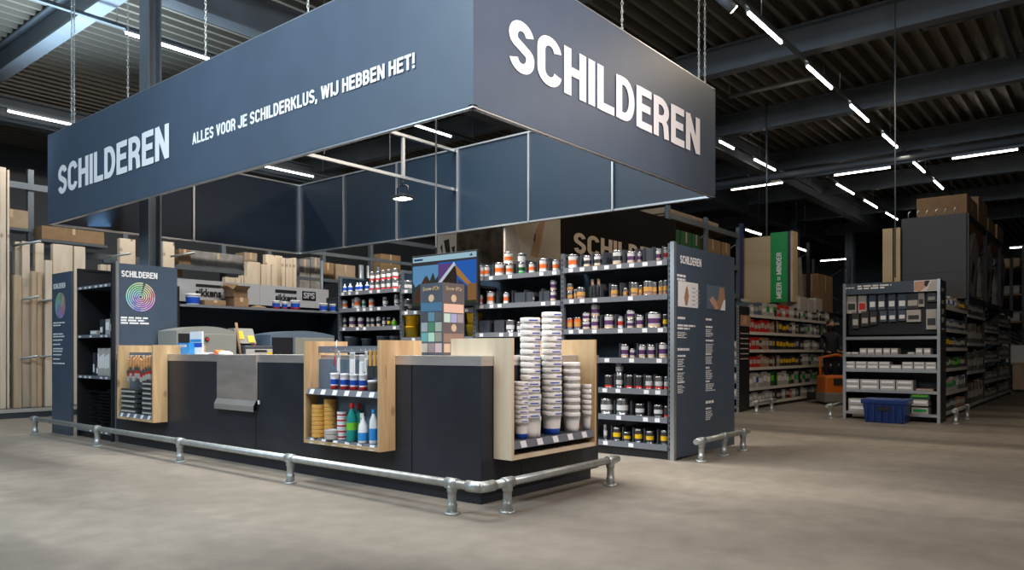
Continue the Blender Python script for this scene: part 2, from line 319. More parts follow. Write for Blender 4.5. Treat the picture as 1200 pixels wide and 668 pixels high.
# columns
def hcol(name, cx, cy, label, wy=.27, wx=.18, z1=6.33):
    c = thing(name, label, 'column', (cx, cy, 0)); t = .02
    mb = MB(); mb.box(cx - wx / 2, cx - wx / 2 + t, cy - wy / 2, cy + wy / 2, .0, z1, 'beam'); mb.box(cx + wx / 2 - t, cx + wx / 2, cy - wy / 2, cy + wy / 2, 0, z1, 'beam')
    mb.box(cx - wx / 2 + t, cx + wx / 2 - t, cy - .01, cy + .01, 0, z1, 'beam'); mb.build('shaft', c)
    mb = MB().box(cx - wx * .8, cx + wx * .8, cy - wy * .7, cy + wy * .7, 0, .02, 'beam'); mb.build('base_plate', c)
    return c
hcol('steel_column', 4.86, 10.42, 'grey steel H-profile column rising through the hanging sign')
hcol('steel_column', 30.5, 10.2, 'dark steel column left of the far wide strip light', .3, .3)
hcol('steel_column', 35, 9.3, 'dark steel column far back, right of the other distant column', .35, .35)

# strip lights on their trunking
def strip_light(p0, p1, label, group, m='tube', z=6.0):
    (x0, y0), (x1, y1) = p0, p1; cx, cy = (x0 + x1) / 2, (y0 + y1) / 2
    r = thing('strip_light', label, 'light', (cx, cy, z), 0, group); wd = .02
    if abs(x1 - x0) > abs(y1 - y0):
        MB().box(x0, x1, cy - wd * 1.6, cy + wd * 1.6, z + .025, z + .06, 'alu').build('housing', r)
        MB().box(x0 + .02, x1 - .02, cy - wd, cy + wd, z - .012, z + .025, m, .01).build('diffuser', r)
    else:
        MB().box(cx - wd * 1.6, cx + wd * 1.6, y0, y1, z + .025, z + .06, 'alu').build('housing', r)
        MB().box(cx - wd, cx + wd, min(y0, y1) + .02, max(y0, y1) - .02, z - .012, z + .025, m, .01).build('diffuser', r)
_sl = strip_light
def strip_light(p0, p1, label, group, m='tube', z=6.0, wire=False):
    _sl(p0, p1, label, group, m, z)
    if z != 6.0:
        r = [o for o in COL.objects if o.get('label') == label][0]
        for q in (.15, .85): x, y = p0[0] + (p1[0] - p0[0]) * q, p0[1] + (p1[1] - p0[1]) * q; MB().tube([(x, y, z + .06), (x, y, zc)], .008, 'rack', 5).build('suspension_wire', r)
def trunk(name, axis, pos, a0, a1, z, label, hang=4.0):
    r = thing(name, label, 'trunking', (a0 if axis == 'x' else pos, pos if axis == 'x' else a0, z))
    mb = MB()
    if axis == 'x': mb.box(a0, a1, pos - .035, pos + .035, z + .06, z + .11, 'upright')
    else: mb.box(pos - .035, pos + .035, a0, a1, z + .06, z + .11, 'upright')
    mb.build('rail', r); t = a0 + 1
    while t < a1:
        P = (t, pos) if axis == 'x' else (pos, t)
        MB().tube([(P[0], P[1], z + .11), (P[0], P[1], zc)], .006, 'alu', 5).build('suspension_wire', r); t += hang
trunk('light_trunking', 'x', 4.17, -2, 28, 6.0, 'long light rail running away over the right aisle')
trunk('light_trunking', 'x', 7.24, 10, 24, 6.0, 'light rail beside the girder right of the hanging sign')
trunk('light_trunking', 'x', 11.8, 0, 24, 6.0, 'light rail above the left end of the hanging sign')
trunk('light_trunking', 'x', 17.5, 0, 24, 6.0, 'light rail far back left above the timber')
trunk('light_trunking', 'y', 21.7, -2, 11.5, 6.0, 'light rail crossing the hall on the right')
strip_w = [((10.47, 4.17), (11.86, 4.17)), ((13.08, 4.17), (14.5, 4.17)), ((15.7, 4.17), (17.08, 4.17)), ((18.3, 4.17), (19.7, 4.17)), ((24.2, 4.17), (25.6, 4.17)), ((21.5, 4.17), (22.9, 4.17))]
RA = 'strip lights on the rail over the right aisle'
for i, (a, b) in enumerate(strip_w): strip_light(a, b, '%s lit strip light from the front on the rail over right aisle' % ORD[[0, 1, 2, 3, 5, 4][i]], RA)
for i, (a, b) in enumerate([((16.48, 7.24), (17.34, 7.24)), ((18.6, 7.24), (20.1, 7.24))]): strip_light(a, b, '%s of two strip lights just right of the sign corner' % ('nearer', 'farther')[i], 'strip lights by the girder')
for i, (a, b) in enumerate([((21.7, 9.17), (21.7, 7.59)), ((21.7, 6.2), (21.7, 4.74)), ((21.7, 3.35), (21.7, 1.93))]): strip_light(a, b, '%s strip light from the left on the crossing rail' % ORD[i], 'strip lights on the crossing rail')
for i, (a, b) in enumerate([((5.11, 11.8), (6.5, 11.8)), ((10.97, 11.8), (12.3, 11.8))]): strip_light(a, b, ('lit strip light passing behind the column above the sign', 'strip light seen under the sign, nearer the corner')[i], 'strip lights above the hanging sign', 'tubec')
for i, (a, b) in enumerate([((5.27, 17.5), (6.66, 17.5)), ((11.06, 17.5), (12.7, 17.5))]): strip_light(a, b, ('low lit strip light at the far left of the ceiling', 'strip light seen under the sign, farther to the left')[i], 'strip lights over the timber', 'tubec')
FL = 'small distant strip lights'
for i, (px, py, qx, qy, wh) in enumerate([(981, 216, 999, 228, 'left of'), (1012, 235, 1027, 244, 'in the middle of'), (1037, 250, 1049, 258, 'right of')]):
    a, b = on_z(px, py, 6.0), on_z(qx, qy, 6.0);  
    strip_light((a.x, 6.45), (b.x, 6.45), 'strip light %s the distant row of three beyond the crossing rail' % wh, FL, 'tube')
trunk('light_trunking', 'x', 6.45, 22, 30, 6.0, 'distant light rail beyond the crossing rail')
for i, (px, py, qx, qy, Y, lb) in enumerate([(874, 269, 892, 276, 7.7, 'short strip light above the birch board of the green sign'), (931, 289, 945, 295, 7.9, 'short strip light right of the green sign'), (1036, 211, 1037, 211, 0, None)]):
    if lb: a, b = on_y(px, py, Y), on_y(qx, qy, Y); strip_light((a.x, Y), (b.x, Y), lb, FL, 'tube', (a.z + b.z) / 2)
a, b = on_x(961, 306, 33), on_x(992, 303, 33); strip_light((33, a.y), (33, b.y), 'wide distant strip light left of the bent tools display', FL, 'tube', a.z)
a, b = on_x(1183, 291, 34), on_x(1200, 289, 34); strip_light((34, a.y), (34, b.y), 'strip light at the far right edge above the timber', FL, 'tube', a.z)
# conduits under the ceiling on the right, spotlight head, hanging rod
mb = MB(); a = on_x(860, 214, 20.5); b = on_x(1210, 150, 20.5); mb.tube([(20.5, 12, a.z), (20.5, b.y - 2, a.z)], .09, 'beam', 10); tag(mb.build('duct_pipe', loc=(20.5, 5, a.z)), 'long grey pipe under the roof parallel to the crossing light rail', 'pipe')
mb = MB(); a = on_z(855, 113, 6.5); b = on_z(972, 94, 6.5); mb.tube([a, (a.x, b.y, 6.5)], .05, 'alu', 8); mb.tube([a, (a.x, a.y, 6.8)], .012, 'alu', 6); mb.tube([(a.x, b.y, 6.5), (a.x, b.y, 6.8)], .012, 'alu', 6)
tag(mb.build('conduit_pipe', loc=tuple(a)), 'short pale conduit under the deck behind the light rail', 'pipe')
a = on_z(835, 6, 6.0); r = thing('spotlight', 'small adjustable spotlight on the rail at the top edge', 'light', (a.x, 4.17, 6.0))
MB().tube([(a.x - .2, 4.17, 6.07), (a.x - .2, 4.17, 5.9)], .015, 'beam', 6).build('bracket', r)
mb = MB(); mb.tube([(a.x - .3, 4.25, 5.98), (a.x - .12, 4.1, 5.8)], .07, 'beam', 12); mb.build('lamp_head', r)
mb = MB(); mb.tube([(a.x - .12, 4.1, 5.8), (a.x - .11, 4.092, 5.79)], .06, 'lampface', 12); mb.build('lens', r)
a = on_x(1049, 0, 12.9)
tag(MB().tube([(12.9, a.y, 6.8), (12.9, a.y, 2.3)], .012, 'upright', 6).build('hanging_rod', loc=(12.9, a.y, 2.3)), 'thin vertical rod hanging from the roof above the power tool display', 'rod')

# ================================================================== THE HANGING SIGN
SX0, SX1, SY0, SY1, SZ0, SZ1 = 4.03, 8.2, 3.65, 11.72, 2.93, 4.17
sg = thing('hanging_sign', 'large square ring of navy sign panels hanging over the paint counter', 'sign', (SX0, SY0, SZ0))
T = .045
MB().box(SX0, SX0 + T, SY0, SY1, SZ0, SZ1, 'navy').build('front_panel', sg)
MB().box(SX0 + T, SX1, SY0, SY0 + T, SZ0, SZ1, 'navy').build('side_panel', sg)
for i in range(6):
    y0 = SY0 + T + i * (SY1 - SY0 - 2 * T) / 6; y1 = y0 + (SY1 - SY0 - 2 * T) / 6
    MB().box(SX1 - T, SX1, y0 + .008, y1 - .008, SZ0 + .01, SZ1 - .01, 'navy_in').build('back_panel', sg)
for i in range(2):
    x0 = SX0 + T + i * (SX1 - SX0 - 2 * T) / 2; x1 = x0 + (SX1 - SX0 - 2 * T) / 2
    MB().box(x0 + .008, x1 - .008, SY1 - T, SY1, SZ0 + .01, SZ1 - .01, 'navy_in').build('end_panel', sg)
e = .018
for z in (SZ0 - .012, SZ1 - .012):
    mb = MB(); mb.box(SX0 + .004, SX0 + T, SY0, SY1, z, z + .024, 'alu'); mb.box(SX1 - T - e, SX1, SY0, SY1, z, z + .024, 'alu')
    mb.box(SX0, SX1, SY0 + .004, SY0 + T, z, z + .024, 'alu'); mb.box(SX0, SX1, SY1 - T - e, SY1, z, z + .024, 'alu'); mb.build('frame_rail', sg)
for i in range(1, 6):
    y = SY0 + i * (SY1 - SY0) / 6; MB().box(SX1 - T - .03, SX1 - T, y - .014, y + .014, SZ0, SZ1, 'alu').build('frame_post', sg)
MB().box(SX0 + SX1 - SX0 - 2.08, SX0 + SX1 - SX0 - 2.05, SY1 - T - .03, SY1 - T, SZ0, SZ1, 'alu').build('frame_post', sg)
MB().box(SX1 - T - .04, SX1 - T, SY1 - T - .04, SY1 - T, SZ0, SZ1, 'alu').build('frame_post', sg)
MB().box(SX0 + T, SX1 - T, 7.72, 7.78, SZ1 - .05, SZ1 - .01, 'alu').build('cross_bar', sg)
MB().box(SX0 + T, SX1 - T, 7.73, 7.77, 3.54, 3.58, 'alu').build('cross_bar', sg)
MB().box(7.08, 7.13, 7.735, 7.765, 3.58, SZ1 - .05, 'alu').build('hanger_post', sg)
text('SCHILDEREN', 'nx', (SX0 - .001, 11.33, 3.29), 3.15, .385, 'chalk', sg, bold=.035)
text('ALLES VOOR JE SCHILDERKLUS, WIJ HEBBEN HET!', 'nx', (SX0 - .001, 7.68, 3.345), 3.43, .12, 'chalk', sg, bold=.03)
text('SCHILDEREN', 'ny', (4.43, SY0 - .001, 3.325), 3.34, .40, 'chalk', sg, bold=.035)
lamp = thing('pendant_floodlight', 'small black floodlight hanging inside the sign ring', 'light', (7.1, 7.75, 3.3))
mb = MB(); mb.tube([(7.1, 7.75, 3.54), (7.1, 7.75, 3.44)], .012, 'rack', 6); mb.tube([(7.1, 7.64, 3.3), (7.1, 7.64, 3.42), (7.1, 7.7, 3.45), (7.1, 7.8, 3.45), (7.1, 7.86, 3.42), (7.1, 7.86, 3.3)], .01, 'rack', 6); mb.build('bracket', lamp)
MB().box(7.0, 7.2, 7.63, 7.87, 3.265, 3.31, 'rack', .01).build('housing', lamp); MB().box(7.02, 7.18, 7.65, 7.85, 3.255, 3.266, 'lampface').build('lens', lamp)
spot('floodlight_beam', (7.1, 7.75, 3.24), (7.0, 7.75, 0), 90, NEUT, 130, .6, .1)
def chain(x, y, z0, z1, label):
    mb = MB(); z = z0; i = 0
    while z < z1:
        r = .010; pts = []
        for t in range(9):
            a = 2 * PI * t / 8; u, v = r * math.cos(a), .026 * math.sin(a)
            pts.append((x + (u if i % 2 else 0), y + (0 if i % 2 else u), z + .03 + v))
        mb.tube(pts, .0036, 'galv', 4, False); z += .040; i += 1
    tag(mb.build('hanging_chain', loc=(x, y, z0)), label, 'chain', 'chains holding the hanging sign')
for (px, py, lb) in ((84, 140, 'leftmost steel chain holding the front of the sign'), (87, 140, 'steel chain close beside the leftmost chain of the sign'), (150, 110, 'steel chain just left of the column above the sign'), (241, 65, 'steel chain right of the column above the sign'), (361, 5, 'steel chain at top edge above the sign slogan')):
    chain(SX0 + .02, on_x(px, py, SX0 + .02).y, SZ1, 6.8, lb)
for (px, lb) in ((729, 'steel chain above the middle of the right sign face'), (819, 'steel chain near the right sign corner, left of its neighbour'), (826, 'steel chain nearest to the right corner of the sign')):
    chain(on_y(px, 50, SY0 + .02).x, SY0 + .02, SZ1, 6.8, lb)
for (px, y, z0, lb) in ((511, 5.4, 2.2, 'thin metal rod hanging inside the sign down towards the screen'), (380, 9.5, SZ1, 'thin suspension wire at the back of the sign, left one'), (457, 9.0, SZ1, 'thin suspension wire at the back of the sign, right one')):
    p = on_y(px, 200, y); tag(MB().tube([(p.x, y, z0), (p.x, y, 6.8)], .009, 'alu', 6).build('suspension_rod', loc=(p.x, y, z0)), lb, 'rod')

# ================================================================== COUNTER
ct = thing('sales_counter', 'long black L-shaped paint counter with a steel edged top', 'counter', (4.15, 3.68, 0))
CX0, CY0, CXE, CYE, CT = 4.15, 3.68, 5.75, 9.82, 1.11
MB().prism([(CX0 + .03, CY0 + .03), (CXE - .08, CY0 + .03), (CXE - .08, 4.3), (4.64, 4.3), (4.64, CYE), (CX0 + .03, CYE)], 'z', 0, .09, 'black').build('plinth', ct)
segs = [(3.68, 4.42), (4.425, 6.665), (6.67, 9.82)]
for (a, b) in segs: MB().box(CX0, CX0 + .48, a + .0015, b - .0015, .09, 1.035, 'black', .002).build('front_panel', ct)
MB().box(CX0 + .483, CXE, CY0, CY0 + .62, .09, 1.035, 'black', .002).build('side_panel', ct)
mb = MB(); mb.prism([(CX0 - .004, CY0 - .004), (CXE, CY0 - .004), (CXE, 4.3), (4.66, 4.3), (4.66, CYE), (CX0 - .004, CYE)], 'z', 1.036, CT, 'steel'); mb.build('worktop', ct)
mb = MB(); mb.box(CX0 - .02, CX0 - .0045, 6.63, 7.37, .655, 1.10, 'steel2'); mb.add([(CX0 - .021, 6.63, .655), (CX0 - .021, 7.37, .655), (CX0 - .05, 7.37, .60), (CX0 - .05, 6.63, .60), (CX0 - .05, 7.37, .545), (CX0 - .05, 6.63, .545), (CX0 - .0045, 7.37, .545), (CX0 - .0045, 6.63, .545)], [(0, 1, 2, 3), (3, 2, 4, 5), (5, 4, 6, 7)], 'steel'); mb.build('steel_front_plate', ct)
mb = MB(); mb.box(CX0 - .006, CX0 - .0002, 6.60, 6.625, .62, .66, 'ticket'); mb.build('wall_socket', ct)

def crate_x(label, y0, y1, z0, z1, xf, back_len, z_shelves, top_open=True, strips=True):
    """plywood display box hooked over the counter front, opening towards -X"""
    t = .03; r = thing('plywood_display_box', label, 'display box', (xf, y0, z0))
    for yy in (y0, y1 - t):                                 # notched sides: the upper part reaches back over the worktop
        mb = MB().prism([(xf, z0), (CX0 - .006, z0), (CX0 - .006, CT + .002), (xf + back_len, CT + .002), (xf + back_len, z1), (xf, z1)], 'y', yy, yy + t, 'ply'); mb.build('side_board', r)
    MB().box(xf, CX0 - .006, y0 + t, y1 - t, z0, z0 + t, 'ply').build('bottom_board', r)
    MB().box(CX0 - .03, CX0 - .006, y0 + t, y1 - t, z0 + t, z1 - .16, 'bluegrey').build('back_board', r)
    for z in z_shelves:
        s = MB().box(xf + .02, CX0 - .03, y0 + t, y1 - t, z, z + .012, 'shelfgrey').build('shelf', r)
        mb = MB().add([(xf + .02, y0 + t, z + .012), (xf + .02, y1 - t, z + .012), (xf + .0, y1 - t, z - .038), (xf + .0, y0 + t, z - .038), (xf + .012, y0 + t, z - .04), (xf + .012, y1 - t, z - .04)], [(0, 1, 2, 3), (3, 2, 5, 4), (0, 4, 5, 1)], 'strip')
        n = max(2, int((y1 - y0) / .17))
        for i in range(n):
            yy = y0 + t + (i + .5) * (y1 - y0 - 2 * t) / n
            mb.add([(xf - .0, yy - .03, z - .034), (xf - .0, yy + .03, z - .034), (xf + .018, yy + .03, z + .008), (xf + .018, yy - .03, z + .008)], [(0, 1, 2, 3)], 'ticket')
            for q in mb.v[-4:]: pass
            mb.v[-4:] = [(q[0] - .002, q[1], q[2]) for q in mb.v[-4:]]
        mb.build('price_rail', s)
    return r
XF = 3.98
def yb(px, X=CX0): return on_x(px, 411, X).y
bxA = crate_x('left plywood box on the counter with paint brushes hanging', yb(197), yb(137, XF), .335, 1.215, XF, .62, [.40])
bxB = crate_x('middle plywood box on the counter with tape and cleaning bottles', yb(464), yb(356, XF), .335, 1.235, XF, .46, [.375, .805])
# right box, opening towards -Y
YF = 3.50; X0, X1 = on_y(602.5, 450, YF).x - .03, on_y(699, 450, YF).x; t = .03
bxC = thing('plywood_display_box', 'right plywood box on the counter end holding stacked buckets', 'display box', (X0, YF, .335))
for xx in (X0, X1 - t):
    MB().prism([(YF, .335), (CY0 - .006, .335), (CY0 - .006, CT + .002), (YF + .62, CT + .002), (YF + .62, 1.245), (YF, 1.245)], 'x', xx, xx + t, 'plyx' if xx == X0 else 'ply').build('side_board', bxC)
MB().box(X0 + t, X1 - t, YF, CY0 - .006, .335, .365, 'plyx').build('bottom_board', bxC)
s = MB().box(X0 + t, X1 - t, YF + .02, CY0 - .006, .46, .472, 'shelfgrey').build('shelf', bxC)
mb = MB().add([(X0 + t, YF + .02, .474), (X1 - t, YF + .02, .474), (X1 - t, YF, .415), (X0 + t, YF, .415)], [(0, 1, 2, 3)], 'strip')
for i in range(5):
    xx = X0 + t + (i + .6) * (X1 - X0 - 2 * t) / 5.3; mb.add([(xx - .035, YF - .001, .42), (xx + .035, YF - .001, .42), (xx + .035, YF + .016, .468), (xx - .035, YF + .016, .468)], [(0, 1, 2, 3)], 'ticket')
mb.build('price_rail', s)

# ================================================================== BUMPER RAILS
def rail(label, path, posts, elbow=None):
    r = thing('bumper_rail', label, 'rail', (posts[0][0], posts[0][1], 0)); zr = .215; R = .03
    pts = [(x, y, zr) for x, y in path]
    for i in range(len(pts) - 1): MB().tube([pts[i], pts[i + 1]], R, 'galv', 14).build('rail_tube', r)
    if elbow: 
        ex, ey = elbow; mb = MB(); mb.tube([(ex, ey + .13, zr), (ex, ey + .07, zr), (ex + .015, ey + .015, zr), (ex + .07, ey, zr), (ex + .13, ey, zr)], R + .009, 'galv', 14); mb.build('elbow_fitting', r)
    for (x, y, ax) in posts:
        mb = MB().lathe(x, y, [(.036, .012, None), (.036, .07, 'galv'), (.031, .075, 'galv'), (.031, .15, 'galv'), (.037, .155, 'galv'), (.037, zr, 'galv')], 14)
        p = mb.build('post', r)
        d = Vector((.055, 0, 0)) if ax == 'x' else Vector((0, .055, 0)); c = Vector((x, y, zr))
        MB().tube([c - d, c + d], R + .009, 'galv', 14).build('tee_fitting', p)
        mb = MB().lathe(x, y, [(.058, 0, None), (.058, .01, 'galv'), (.04, .016, 'galv')], 16)
        for a in (0, PI / 2, PI, 1.5 * PI): mb.lathe(x + .047 * math.cos(a + .7), y + .047 * math.sin(a + .7), [(.008, .008, None), (.008, .02, 'galv')], 6)
        mb.build('floor_flange', p)
RX, RY = 3.82, 3.385
rail('galvanised pipe bumper rail running around the base of the black counter', [(RX, 11.68), (RX, RY), (5.6, RY)], [(RX, 3.66, 'y'), (RX, 5.6, 'y'), (RX, 7.54, 'y'), (RX, 9.55, 'y'), (RX, 11.56, 'y'), (4.1, RY, 'x'), (5.48, RY, 'x')], (RX, RY))
rail('galvanised bumper rail in front of the navy information panel', [(7.12, 3.38), (8.5, 3.38)], [(7.25, 3.38, 'x'), (7.82, 3.38, 'x'), (8.35, 3.38, 'x')])
rail('small bumper rail beside the dark end display in the aisle', [(13.2, 5.15), (14.3, 5.15)], [(13.35, 5.15, 'x'), (14.1, 5.15, 'x')])
rail('small bumper rail just left of the power tool display', [(13.1, 3.85), (14.4, 3.85)], [(13.3, 3.85, 'x'), (14.2, 3.85, 'x')])
rail('small bumper rail right of the power tool display', [(13.3, 2.02), (15.0, 2.02)], [(13.5, 2.02, 'x'), (14.6, 2.02, 'x')])

# ================================================================== SHELVING
def shelving(name, label, loc, rz, width, dep, height, zs, bays=1, back='navy_in', rails=True, up='upright', strip='strip', ticket=True, boards=.03, base=True, lip=.055, bold_back=True, bars=None, sides=False):
    """local frame: x to the right seen from the front, y into the depth"""
    r = thing(name, label, 'shelving', loc, rz); bw = width / bays
    if bold_back: MB().box(0, width, dep - .02, dep, .05, height, back).build('back_panel', r, local=True)
    if sides:
        for xx in (.0, width - .012): MB().box(xx, xx + .012, .046, dep - .021, .1, height - .03, back).build('side_panel', r, local=True)
    if base: MB().box(.01, width - .01, .03, dep - .03, 0, .09, 'rack').build('base', r, local=True)
    for i in range(bays + 1):
        x = i * bw; mb = MB().box(x - .02, x + .02, 0, .045, 0, height, up)
        z = .1
        while z < height - .05: mb.box(x - .009, x + .009, -.0015, .001, z, z + .028, 'rack'); z += .055
        mb.box(x - .012, x + .012, .045, dep - .0, height - .04, height, up); mb.build('upright', r, local=True)
    for b in range(bays):
        zz = zs[b] if isinstance(zs[0], (list, tuple)) else zs
        for z in zz:
            s = MB().box(b * bw + .022, (b + 1) * bw - .022, 0, dep - .022, z - boards, z, 'shelfgrey').build('shelf', r, local=True)
            if rails:
                mb = MB().box(b * bw + .024, (b + 1) * bw - .024, -.012, 0, z - lip, z + .004, strip)
                if ticket:
                    n = max(3, int(bw / .17))
                    for i in range(n):
                        if random.random() < .25: continue
                        xx = b * bw + .04 + (i + .5) * (bw - .08) / n + random.uniform(-.02, .02); mb.box(xx - .03, xx + .03, -.0145, -.0118, z - lip * .87, z - .006, 'ticket')
                mb.build('price_rail', s, local=True)
    return r
ZR = [2.105, 1.745, 1.395, 1.07, .735, .44, .15]
CSX = 7.13
cs = shelving('paint_shelving', 'tall dark shelving of paint cans facing the counter', (CSX, 9.2, 0), -PI / 2, 5.52, .5, 2.28, [[2.03, 1.78, 1.50, 1.2, .8, .4, .12], [2.0, 1.7, 1.33, 1.0, .6, .12], [2.09, 1.735, 1.375, 1.02, .7, .4, .12], ZR], 4, sides=True)

# info panel at the right end of the paint shelving
ip = thing('information_panel', 'tall navy information panel with white text ending the paint shelving', 'sign', (7.14, 3.655, 0))
MB().box(7.15, 8.68, 3.62, 3.66, .02, 2.27, 'navy').build('panel_board', ip)
mb = MB().box(7.10, 7.15, 3.615, 3.66, 0, 2.29, 'alu'); mb.build('edge_profile', ip)
text('SCHILDEREN', 'ny', (7.24, 3.619, 2.075), .50, .085, 'chalk', ip)
def lines(parent, face, x, z, rows, wmax, lh, th, m='chalk', at=None, name='text_lines'):
    """unreadable small print: rows of short strokes broken into words"""
    mb = MB(); rnd = random.Random(int(x * 1000 + z * 377) & 0xffff)
    for i in range(rows):
        u = 0; W = wmax * rnd.uniform(.55, 1)
        while u < W:
            w_ = min(W - u, rnd.uniform(.03, .08) * max(1, wmax / .3)); z1 = z - i * lh
            if face == 'ny': mb.box(x + u, x + u + w_, at - .002, at, z1 - th, z1, m)
            else: mb.box(at - .002, at, x - u - w_, x - u, z1 - th, z1, m)
            u += w_ + .012 * max(1, wmax / .3)
    return mb.build(name, parent)
def ipx(px, py): p = on_y(px, py, 3.62); return p.x, p.z
for (px, py, rows, wd, lh, th) in [(793.5, 321, 2, .20, .04, .024), (794, 371, 1, .27, .04, .024), (794, 380, 2, .48, .032, .02), (794, 389, 4, .22, .018, .008), (794, 408, 1, .30, .04, .026), (794, 416, 1, .24, .03, .02), (794, 421, 5, .17, .018, .008), (794, 432, 1, .19, .03, .018), (794, 437, 5, .17, .018, .008), (794, 447, 1, .26, .03, .02), (794, 452, 5, .17, .018, .008),
        (827, 373, 1, .22, .04, .022), (827, 382, 1, .2, .03, .02), (827, 386, 5, .2, .018, .008), (827, 398, 1, .30, .03, .02), (827, 403, 6, .22, .018, .008), (827, 414, 1, .16, .03, .02), (827, 418, 5, .18, .018, .008), (827, 430, 1, .14, .03, .02), (827, 434, 6, .18, .018, .008), (827, 446, 1, .16, .03, .02), (827, 450, 5, .26, .018, .008), (827, 470, 1, .36, .04, .03), (827, 478, 1, .2, .03, .02), (827, 482, 6, .18, .018, .008)]:
    x, z = ipx(px, py); lines(ip, 'ny', x, z, rows, wd, lh, th, at=3.62)
x0, z0 = ipx(794.5, 359); x1, z1 = ipx(817.5, 335)
mb = MB().box(x0, x1, 3.614, 3.62, z0, z0 + .27, 'white')
mb.prism([(x0 + .16, z0 + .02), (x0 + .2, z0 + .02), (x0 + .24, z0 + .12), (x0 + .2, z0 + .23), (x0 + .17, z0 + .2), (x0 + .13, z0 + .1)], 'y', 3.611, 3.6145, 'clay')
for i in range(9): mb.box(x0 + .32 + (i % 2) * .11, x0 + .4 + (i % 2) * .11, 3.612, 3.6145, z0 + .03 + i * .022, z0 + .04 + i * .022, 'boxgrey')
mb.build('photo_print', ip)
x0, z0 = ipx(828, 362); x1, z1 = ipx(849, 338)
mb = MB().box(x0, x1, 3.614, 3.62, z0, z0 + .275, 'bluegrey'); W = x1 - x0
mb.prism([(x0 + W * .5, z0 + .09), (x0 + W * .62, z0 + .12), (x0 + W * .7, z0 + .26), (x0 + W * .92, z0 + .26), (x0 + W, z0 + .12), (x0 + W * .8, z0 + .02), (x0 + W * .6, z0 + .01)], 'y', 3.611, 3.6145, 'clay')
mb.prism([(x0 + W * .12, z0 + .1), (x0 + W * .3, z0 + .15), (x0 + W * .5, z0 + .09), (x0 + W * .6, z0 + .01), (x0 + W * .45, z0 + .0)], 'y', 3.611, 3.6145, 'skin')
mb.prism([(x0 + W * .72, z0), (x0 + W, z0), (x0 + W, z0 + .13), (x0 + W * .9, z0 + .11)], 'y', 3.610, 3.6145, 'white'); mb.build('photo_print', ip)

# ---- can prototypes (unit: radius .5, height 1), never linked themselves
def can_proto(a, b, c, top='tin', r=.5):
    mb = MB().lathe(0, 0, [(r, 0, None), (r, .05, 'tin'), (r * .975, .055, 'tin'), (r * .975, .22, c), (r * .975, .28, a), (r * .975, .60, b), (r * .975, .86, a), (r * .975, .9, top), (r, .91, 'tin'), (r, .985, 'tin'), (r * .93, .985, 'tin')], 22)
    o = mb.build('paint_can', link=False, loc=(0, 0, 0))
    MB().lathe(0, 0, [(r * .88, .95, None), (r * .88, .992, 'tinlid'), (r * .8, .97, 'tinlid')], 18).build('lid', link=False, local=True).parent = o
    return o
CAN = dict(orange=(can_proto('tinw', 'orange', 'tinw'), 'orange banded paint can'), purple=(can_proto('tinw', 'purple', 'tan'), 'purple banded paint can'),
    yellow=(can_proto('tin', 'gold', 'clay'), 'ochre labelled paint can'), blackw=(can_proto('tinw', 'tindark', 'tan'), 'black banded white can'),
    silver=(can_proto('tin', 'tinw', 'tin'), 'plain silver can'), black=(can_proto('tindark', 'tindark', 'red'), 'black can with red foot'),
    byellow=(can_proto('tindark', 'yellow', 'tindark'), 'yellow banded black can'), green=(can_proto('tinw', 'darkgreen', 'green'), 'green banded paint can'),
    red=(can_proto('tinw', 'red', 'tinw'), 'red labelled paint can'), teal=(can_proto('tinw', 'teal', 'tinw'), 'teal labelled paint can'),
    bluor=(can_proto('orange', 'gold', 'bluegrey'), 'orange and blue can'), redsil=(can_proto('tin', 'tinw', 'red'), 'red patched silver can'),
    bluew=(can_proto('tinw', 'blue', 'red'), 'white pot with a blue band and red foot'), blackp=(can_proto('tindark', 'tinw', 'tindark'), 'dark pale-labelled can'))
USED = {}
def uniq(lb):
    k_ = USED.get(lb, 0); USED[lb] = k_ + 1
    return lb if k_ == 0 else lb
def cans(rows, conv, X, z, where, grp, off=.09, pos='x'):
    """rows: (crop x, crop w, crop h, style, stack); conv maps a crop x / length to the frame"""
    sx, sc = conv; cnt = {}
    for (cx_, w_, h_, st, *rest) in sorted(rows, key=lambda q: q[0]):
        px = sx + cx_ / sc; stack = rest[0] if rest else 1
        p = on_x(px, 411, X + off) if pos == 'x' else on_y(px, 411, X + off)
        d = depth(p.x, p.y); rad = w_ / sc / 2 / FPX * d; hh = h_ / sc / FPX * d / stack
        for q in range(stack):
            k_ = cnt.get(st, 0); cnt[st] = k_ + 1
            proto, desc = CAN[st]
            dup(proto, (p.x, p.y, z + .0005 + q * hh), random.uniform(-.5, .5), (rad * 2, rad * 2, hh * .995), '%s, %s from left on %s' % (desc, ORD[k_] if stack == 1 or True else '', where), 'can', grp)
# dividers and bins between the cans
dv = MB().box(-.004, .004, 0, .30, 0, .16, 'shelfgrey').box(-.03, .03, 0, .30, 0, .004, 'shelfgrey').build('shelf_divider', link=False, loc=(0, 0, 0))
def dividers(pxs, z, where, X=CSX, h=1):
    for i, px in enumerate(sorted(pxs)):
        p = on_x(px, 411, X + .04); dup(dv, (X + .04, p.y, z + .0005), -PI / 2, (1, 1, h), 'dark grey divider plate, %s from left on %s' % (ORD[i], where), 'divider', 'divider plates between the cans')
C5 = (650, 5.14); C6 = (690, 4.17); C3 = (480, 4.455); C2 = (380, 6.07)
g = 'paint cans in the right bay'; R_ = 'right bay'
cans([(112, 60, 85, 'orange'), (200, 52, 70, 'blackw'), (262, 52, 72, 'blackw'), (380, 60, 88, 'blackw'), (462, 50, 75, 'purple'), (508, 36, 70, 'purple'), (625, 32, 76, 'purple'), (666, 36, 80, 'red')], C5, CSX, 2.105, 'top shelf of right bay', g)
